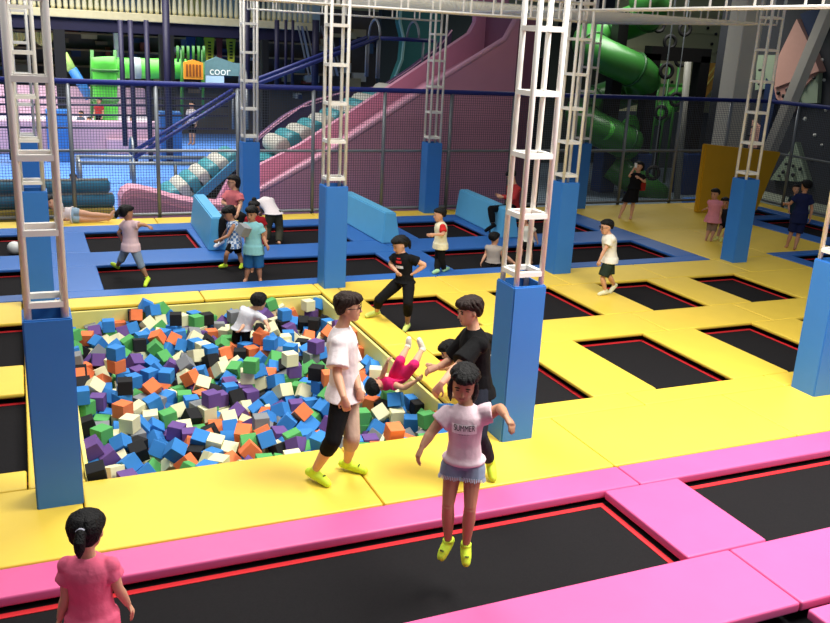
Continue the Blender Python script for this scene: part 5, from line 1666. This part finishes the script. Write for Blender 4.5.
# --- the blue court
person('boy in white shirt with red sleeves standing on the blue court in profile', dict(
    h=1.17, vox=MIDV, g=G2(440, 271.5), debug=DBG, yaw=170, face=(168, -8), hair='short', hh=.215,
    pel=(440.5, 248), nk=(441, 222), hd=(439.5, 215), elL=(443.5, 234.5, .05), wrL=(435, 234.5, '+'), elR=(440, 234, -.1), wrR=(432, 234.5, 0),
    knR=(438, 260, 0), anR=(437, 270.5, 'g.06'), toR=(433, 273, 'g.02'), knL=(441.5, 260, 0), anL=(444, 269, 'g.05'), toL=(448.5, 268.5, 'g.02'),
    top=dict(m=cloth('cream', (.86, .84, .72)), sleeve=.65, sleevemat=cloth('red_sleeve', (.76, .16, .16)), hem=.14, loose=.016), bot=dict(m=BLACK, len=2.0, loose=.008), shoe=cloth('pale_green_sneakers', (.62, .80, .62))))
person('boy in teal T-shirt and blue shorts holding up a grey foam cube', dict(
    h=1.22, vox=MIDV, z=-.13, g=(3.28, 13.75), debug=DBG, skin=SKIN2, yaw=238, face=(232, -10), hair='mop', hh=.215,
    pel=(254, 253), nk=(252.6, 222), hd=(251.6, 214), elR=(243, 236, .06), wrR=(243.6, 234, '+'), haR=(244, 231, 0), elL=(263.5, 237, .0), wrL=(266.5, 245, '+'), haL=(268.5, 249, 0),
    knR=(248, 268, .0), anR=(246, 279, 0), toR=(244, 282, .08), knL=(259, 268, 0), anL=(260, 279, 0), toL=(261, 282, .08),
    top=dict(m=cloth('pale_teal', (.50, .72, .74)), sleeve=.6, hem=.16, hw=.112, loose=.020, flare=.056), bot=dict(m=cloth('denim_blue', (.14, .36, .56)), len=.95, loose=.022, flare=.012)))
pc = solve((243.6, 230, .42), V((3.28, 13.75, 1)), 0, CAM, V((3.28, 13.75, 0)).normalized())
cube('y', pc.x, pc.y, pc.z, (.4, .25, .5), 'grey foam cube held in the hand of the boy in teal', 'foam cube in hand')
person('boy in blue checked vest striding behind the teal boy', dict(
    h=1.12, vox=MIDV, z=-.13, g=G2(233, 268, -.13), debug=DBG, skin=SKIN2, yaw=175, face=(190, -25), hair='mop', hh=.225,
    pel=(235, 247), nk=(232.5, 221), hd=(229, 213.5), elL=(228, 236, .06), wrL=(218.5, 240, 0), elR=(226, 232, -.15), wrR=(222, 238, '-'),
    knL=(226.5, 254, '+'), anL=(225, 265, 'g-.06'), toL=(219.5, 267, 'g-.1'), knR=(240, 256, '-'), anR=(242, 265, 'g-.06'), toR=(240, 268, 'g-.1'),
    top=dict(m=pattern_mat('cloth_check', (.80, .84, .88), (.28, .45, .66), 'check', 22), sleeve=0, hem=.16, loose=.018), bot=dict(m=BLACK, len=.7, loose=.014), shoe=NEON))
person('girl with a hair bun in red top standing behind the teal boy', dict(
    h=1.22, vox=MIDV, z=-.13, g=(3.55, 14.6), debug=DBG, skin=SKIN2, yaw=250, face=(270, -10), hair='bun', hh=.215,
    pel=(256, 245), nk=(255, 216), hd=(254.5, 208), knL=(260, 260, 0), anL=(260, 272, 0), knR=(252, 260, 0), anR=(252, 272, 0),
    top=dict(m=cloth('dark_red', (.58, .10, .14)), sleeve=.55, hem=.2, loose=.02), bot=dict(m=BLACK, len=1.0)))
person('girl in pale pink T-shirt running across the blue court, seen from behind', dict(
    h=1.22, vox=MIDV, z=-.13, g=(1.55, 14.4), debug=DBG, skin=SKIN2, yaw=30, face=(20, -10), hair='pony', tail=.6, noface=True, hh=.225,
    pel=(131, 250), nk=(129.5, 220.5), hd=(126.8, 213), elL=(118.5, 233, .0), wrL=(121, 238, '-'), elR=(143, 224.5, .05), wrR=(147.5, 226, 0),
    knL=(121.5, 259, '-'), anL=(117, 266, '-'), toL=(111.5, 263.5, 0), knR=(141, 265.5, '+'), anR=(147.5, 278.5, 'g-.05'), toR=(145, 286, 'g-.11'),
    top=dict(m=cloth('light_pink', (.86, .74, .75)), sleeve=.5, hem=.16, loose=.020), bot=dict(m=cloth('grey_denim', (.50, .56, .62), .15), len=1.15, loose=.008), shoe=NEON))
person('woman in glasses and dusty pink T-shirt seated on the left sky blue wedge', dict(
    h=1.56, vox=MIDV, g=(3.42, 16.0), debug=DBG, yaw=215, face=(185, -5), hair='bob', glasses=True, rootz=.25,
    pel=(232, 214), nk=(234.5, 190.5), hd=(233, 182), elR=(222.5, 203, .05), wrR=(232, 206, '+'), elL=(240.5, 204, .05), wrL=(238, 212.5, '+'),
    knR=(223, 221, '+'), anR=(221.5, 241, '-'), toR=(215, 247, .1), knL=(243, 217, '+'), anL=(239, 238, '-'), toL=(235, 243, .1),
    top=dict(m=cloth('dusty_pink', (.78, .42, .44)), sleeve=.6, hem=.1, loose=.016), bot=dict(m=BLACK, len=1.9, loose=.010), shoe=cloth('white_sneakers', (.85, .86, .88))))
person('person in white T-shirt and olive trousers bending over on a blue court bed', dict(
    h=1.45, vox=MIDV, z=-.13, g=G2(273, 242, -.13), debug=DBG, yaw=100, tilt=0, face=(120, -60), hair='short', noface=True,
    pel=(274, 213), nk=(263, 199.5, -.28), hd=(260, 206, -.12), elR=(268, 206, '-'), wrR=(262, 212, '-'), elL=(262, 206, '-'), wrL=(258, 212, '-'),
    knL=(267.5, 228, 0), anL=(266.5, 240, 'g-.06'), toL=90, knR=(279.5, 228, 0), anR=(279, 242, 'g-.06'), toR=90,
    top=dict(m=TEE, sleeve=.6, hem=.04, loose=.035), bot=dict(m=cloth('olive', (.22, .22, .18)), len=2.0, loose=.020)))
person('person in white top and denim shorts lying on the yellow strip at the left fence', dict(
    h=1.45, vox=MIDV, g=(.55, 18.62), debug=DBG, yaw=250, side=(.02, .10, 1), air=1, hair='bob', face=(250, -5), up=(-.5, -.1, .86), rootz=.005,
    pel=(72, 215), nk=(55, 211), hd=(50, 202), elR=(60, 213, '+'), wrR=(57, 219, '+'), elL=(56, 219, .0), wrL=(64, 220, '+'),
    knR=(92, 214.5, '+'), anR=(110, 215.5, 0), toR=(114, 211, 0), knL=(92, 219.5, 0), anL=(108, 219, 0), toL=(113, 216, 0),
    top=dict(m=TEE, sleeve=.4, hem=.05, loose=.012), bot=dict(m=cloth('light_denim', (.55, .64, .70), .15), len=.36, loose=.016)))
person('person in red top and black trousers seated on the right sky blue wedge', dict(
    h=1.55, vox=MIDV, g=(9.35, 16.4), debug=DBG, yaw=190, face=(180, -35), hair='short', rootz=.25,
    pel=(513, 207), nk=(514, 184.5), hd=(511, 176), elL=(514, 199, '+'), wrL=(503, 197, 0), elR=(508, 198, '-'), wrR=(501, 196, 0),
    knL=(491, 209, .42), anL=(493, 225, .05), toL=(485.5, 231, 0), knR=(496, 212, .30), anR=(497, 227, .05), toR=(490, 232, 0),
    top=dict(m=cloth('brick_red', (.66, .20, .20)), sleeve=1.9, hem=.06, loose=.014), bot=dict(m=BLACK, len=1.85, loose=.010), shoe=cloth('black_shoe', (.05, .05, .06))))
person('child in grey beige shirt sitting on the long blue court bed, seen from behind', dict(
    h=1.15, vox=MIDV, z=-.13, g=(7.75, 13.95), debug=DBG, yaw=50, face=(30, -10), hair='short', noface=True, hh=.215, rootz=-.13,
    pel=(493, 262.5), nk=(494, 245), hd=(494.5, 238.5), elL=(486, 254, .0), wrL=(482, 261.5, '+'), elR=(502, 254, 0), wrR=(505, 261, 0),
    knL=(500, 258, '-'), anL=(510, 262, '-'), knR=(506, 257, '-'), anR=(514, 263, 0),
    top=dict(m=cloth('grey_beige', (.66, .62, .58)), sleeve=.3, hem=.06, loose=.016), bot=dict(m=cloth('dark_grey', (.20, .20, .20)), len=1.0)))
person('child in white T-shirt and black shorts standing behind the near lattice pillar', dict(
    h=1.2, vox=MIDV, z=-.13, g=G2(525, 262, -.13), debug=DBG, yaw=215, face=(200, -20), hair='short', hh=.21,
    pel=(527.5, 240), nk=(527, 226), hd=(523.5, 220), elL=(535, 233.5, .0), wrL=(537, 240, 0), elR=(521, 233, .0), wrR=(519, 239, '+'),
    knR=(521, 250, '+'), anR=(519.5, 260, 'g-.06'), knL=(530, 251, '+'), anL=(531, 262, 'g-.06'),
    top=dict(m=cloth('off_white', (.84, .83, .78)), sleeve=.55, hem=.06, loose=.014), bot=dict(m=BLACK, len=.95, loose=.012)))
person('boy in white T-shirt and dark green shorts walking on the yellow court', dict(
    h=1.20, vox=MIDV, g=G2(605, 294), debug=DBG, yaw=172, face=(172, -10), hair='short', hh=.215, glasses=True,
    pel=(610, 263), nk=(609, 234.5), hd=(606.5, 227), elL=(604.5, 250, '+'), wrL=(599.5, 260.5, '+'), haL=(597, 265.5, 0), elR=(606, 248, -.2), wrR=(601, 258, 0),
    knL=(602.5, 278, '+'), anL=(605.5, 291.5, 'g.06'), toL=(598.5, 294.5, 'g.02'), knR=(609.5, 276.5, '-'), anR=(614.5, 285.5, '-'), toR=(609.5, 292.5, 'g.02'),
    top=dict(m=cloth('warm_white', (.86, .84, .78)), sleeve=.6, hem=.16, hx=-.04, loose=.018), bot=dict(m=cloth('bottle_green', (.14, .19, .15)), len=.88, loose=.022, flare=.014), shoe=cloth('cream_shoes', (.85, .84, .70))))
person('woman in loose black dress holding a cup near the right back fence', dict(
    h=1.34, vox=MIDV, g=G2(625, 218.5), debug=DBG, yaw=225, face=(200, -5), hair='bob', hh=.22,
    pel=(634, 188), nk=(638, 173), hd=(639, 166.5), elR=(629.5, 176.5, .05), wrR=(634, 168.5, '+'), elL=(645, 182, .0), wrL=(639.5, 178, '+'),
    knR=(625, 204, 0), anR=(620, 215.5, 0), toR=(619, 218, .08), knL=(633, 204, 0), anL=(631, 216.5, 0), toL=(630, 219, .08),
    top=dict(m=BLACK, sleeve=.5, hem=.05, loose=.020), bot=dict(m=BLACK, skirt=1, len=.85, w=.155)))
hd0 = V((13.3, 17.4, 0)).normalized()
p = solve((642.5, 186, .12), V((13.18, 17.3, 1)), 0, CAM, hd0)
b = NB(); box(b, -.07, .07, -.04, .04, -.11, .09, .02); o = obj('shoulder_bag', b, cloth('rust_bag', (.55, .14, .10))); o.location = p; tag(o, 'small rust red bag hanging at the side of the woman in black dress', 'bag')
p = solve((636, 165.5, .22), V((13.18, 17.3, 1)), 0, CAM, hd0)
b = NB(); tube(b, [(0, 0, -.05), (0, 0, .06)], [.03, .04], 10); o = obj('paper_cup', b, cloth('white_cup', (.88, .88, .86))); o.location = p; tag(o, 'white cup raised to the mouth of the woman in black dress', 'cup')
person('girl in pink dress standing against the mustard wall board', dict(
    h=1.12, vox=MIDV, g=G2(708, 239), debug=DBG, skin=SKIN2, yaw=225, face=(200, -10), hair='short', hh=.205,
    pel=(713, 220), nk=(715.5, 200), hd=(715, 194), elR=(709, 208, .0), wrR=(705.5, 209, 0), elL=(721, 210, 0), wrL=(720, 217, '+'),
    knR=(709, 229.5, '+'), anR=(706.5, 237.5, 'g.06'), knL=(714, 230, '+'), anL=(711.5, 238, 'g.06'),
    top=dict(m=cloth('faded_pink', (.80, .50, .54)), sleeve=.4, hem=.45, hw=.13, loose=.02), bot=dict(m=cloth('taupe', (.50, .42, .36)), len=1.2)))
person('child in dark clothes sitting beside the girl in pink dress', dict(
    h=1.1, vox=MIDV, g=(13.95, 15.1), debug=DBG, skin=SKIN2, yaw=215, face=(230, -10), hair='short', rootz=0,
    pel=(727, 229), nk=(725.5, 209), hd=(725, 202.5), elR=(719, 219, .05), wrR=(717, 226, '+'), elL=(731, 219, 0), wrL=(729, 226, '+'),
    knR=(721, 227, '+'), anR=(717, 238, 'g.06'), toR=(714, 240, .05), knL=(728, 228, '+'), anL=(722, 239, 'g.06'),
    top=dict(m=cloth('charcoal', (.12, .12, .14)), sleeve=.6, loose=.014), bot=dict(m=BLACK, len=1.0), shoe=cloth('pale_yellow_socks', (.78, .78, .45))))
person('boy in navy football shirt and shorts walking away on the right', dict(
    h=1.26, vox=MIDV, g=G2(791, 248), debug=DBG, skin=SKIN2, yaw=60, face=(75, -5), hair='short', noface=True, hh=.23,
    pel=(799, 222), nk=(804, 193.5), hd=(806, 186), elL=(790, 204, .0), wrL=(785, 203.5, '-'), elR=(812, 209, .0), wrR=(810, 219, '-'),
    knL=(790.5, 235, 0), anL=(787, 245.5, 0), toL=(785, 247.5, 0), knR=(798, 236.5, 0), anR=(795, 247.5, 'g.06'), toR=(794, 249.5, 0),
    top=dict(m=cloth('navy', (.09, .12, .26)), sleeve=.6, hem=.14, loose=.020, flare=.058), bot=dict(m=cloth('navy', (.09, .12, .26)), len=.75, loose=.022, flare=.010)))
person('child with dark hair beyond the boy in navy, only the head showing', dict(
    h=1.1, vox=FARV, g=(16.9, 15.6), yaw=240, face=(240, 0), hair='short', z=-.13, debug=DBG,
    pel=(795, 213), nk=(796, 195.5), hd=(796, 189), knL=(796, 224, 0), anL=(796, 234, 0), knR=(793, 224, 0), anR=(793, 234, 0),
    top=dict(m=cloth('dark_teal', (.10, .18, .22)), sleeve=.6), bot=dict(m=BLACK, len=1.0)))
person('child whose dark head shows above the teal inflatable rolls', dict(
    h=1.1, vox=FARV, g=(1.0, 20.6), yaw=250, face=(250, 0), hair='short', rootz=-.299, debug=DBG,
    pel=(74, 200), nk=(73.5, 183), hd=(73, 178.5), knL=(76, 210, 0), anL=(76, 217, 0), knR=(72, 210, 0), anR=(72, 217, 0),
    top=dict(m=cloth('slate', (.30, .34, .40)), sleeve=.6), bot=dict(m=BLACK, len=1.0)))
# --- far away in the play area
def far(px, py, Y, c, label, hgt=1.1, **k):
    k.setdefault('rootz', -.298)
    """py is the head; the figure stands or sits on what is below"""
    hdp = W(px, py, Y); s = FPX/((hdp-CAM).length)
    person(label, dict(dict(h=hgt, vox=.02, g=(hdp.x, Y), yaw=230, face=(230, -5), hair='short', pel=(px, py+.42*hgt*s), nk=(px, py+.10*hgt*s), hd=(px, py),
        top=dict(m=c, sleeve=.6, hem=.1), bot=dict(m=BLACK, len=1.0)), **k))
far(81, 114, 33, cloth('slate', (.30, .34, .40)), 'child in the ball pool left of green tube slide')
far(89, 120, 32.6, cloth('pale_pink', (.86, .76, .79)), 'child low in the ball pool beside its wall')
far(132, 119, 33.4, cloth('pale_pink', (.86, .76, .79)), 'child in the ball pool right of green tube slide')
far(99, 101, 32.3, cloth('brick_red', (.66, .20, .20)), 'child in red left of the green tube slide', 1.2)
far(192, 105, 29.3, TEE, 'person in white top walking behind the lower stair handrail', 1.4, rootz=-.299)
LAMPS = [(6.2, 5.2, 7.5, 3, 3, 760), (3, 10.5, 8.5, 3, 3, 400), (-2, 7, 8.5, 3, 3, 200), (1.5, 17.2, 8.5, 6, 2, 430), (1, 26, 7.5, 8, 4, 1400), (1.5, 33.2, 3.25, 14, 2.5, 620), (8, 1.2, 7.5, 4, 3, 520), (18.5, 25, 7.5, 5, 3, 520)]  # two are added fills: pillar fronts near the camera, back wall under the deck
AMB = .20; EXPO = 0.0
# ------------------------------------------------------------------ camera and light
cam = bpy.data.cameras.new('camera'); co = bpy.data.objects.new('camera', cam); COL.objects.link(co)
cam.sensor_width = 36.0; cam.lens = FPX*36/830; cam.clip_end = 200
co.matrix_world = Matrix.Translation(CAM) @ RT.to_4x4()
bpy.context.scene.camera = co
def lamp(x, y, z, sx_, sy_, w, col=(1, .97, .92)):
    l = bpy.data.lights.new('ceiling_lamp', 'AREA'); l.shape = 'RECTANGLE'; l.size = sx_; l.size_y = sy_; l.energy = w; l.color = col; l.spread = math.radians(140)
    o = bpy.data.objects.new('ceiling_lamp', l); o.location = (x, y, z); COL.objects.link(o); return o
for q in LAMPS: lamp(*q)
w = bpy.data.worlds.new('hall_ambient'); bpy.context.scene.world = w; w.use_nodes = True
bg = w.node_tree.nodes['Background']; bg.inputs['Color'].default_value = (.80, .88, 1, 1); bg.inputs['Strength'].default_value = AMB
sc = bpy.context.scene
sc.view_settings.view_transform = 'Standard'; sc.view_settings.look = 'None'; sc.view_settings.gamma = 1; sc.view_settings.exposure = EXPO
sc.view_settings.use_curve_mapping = False
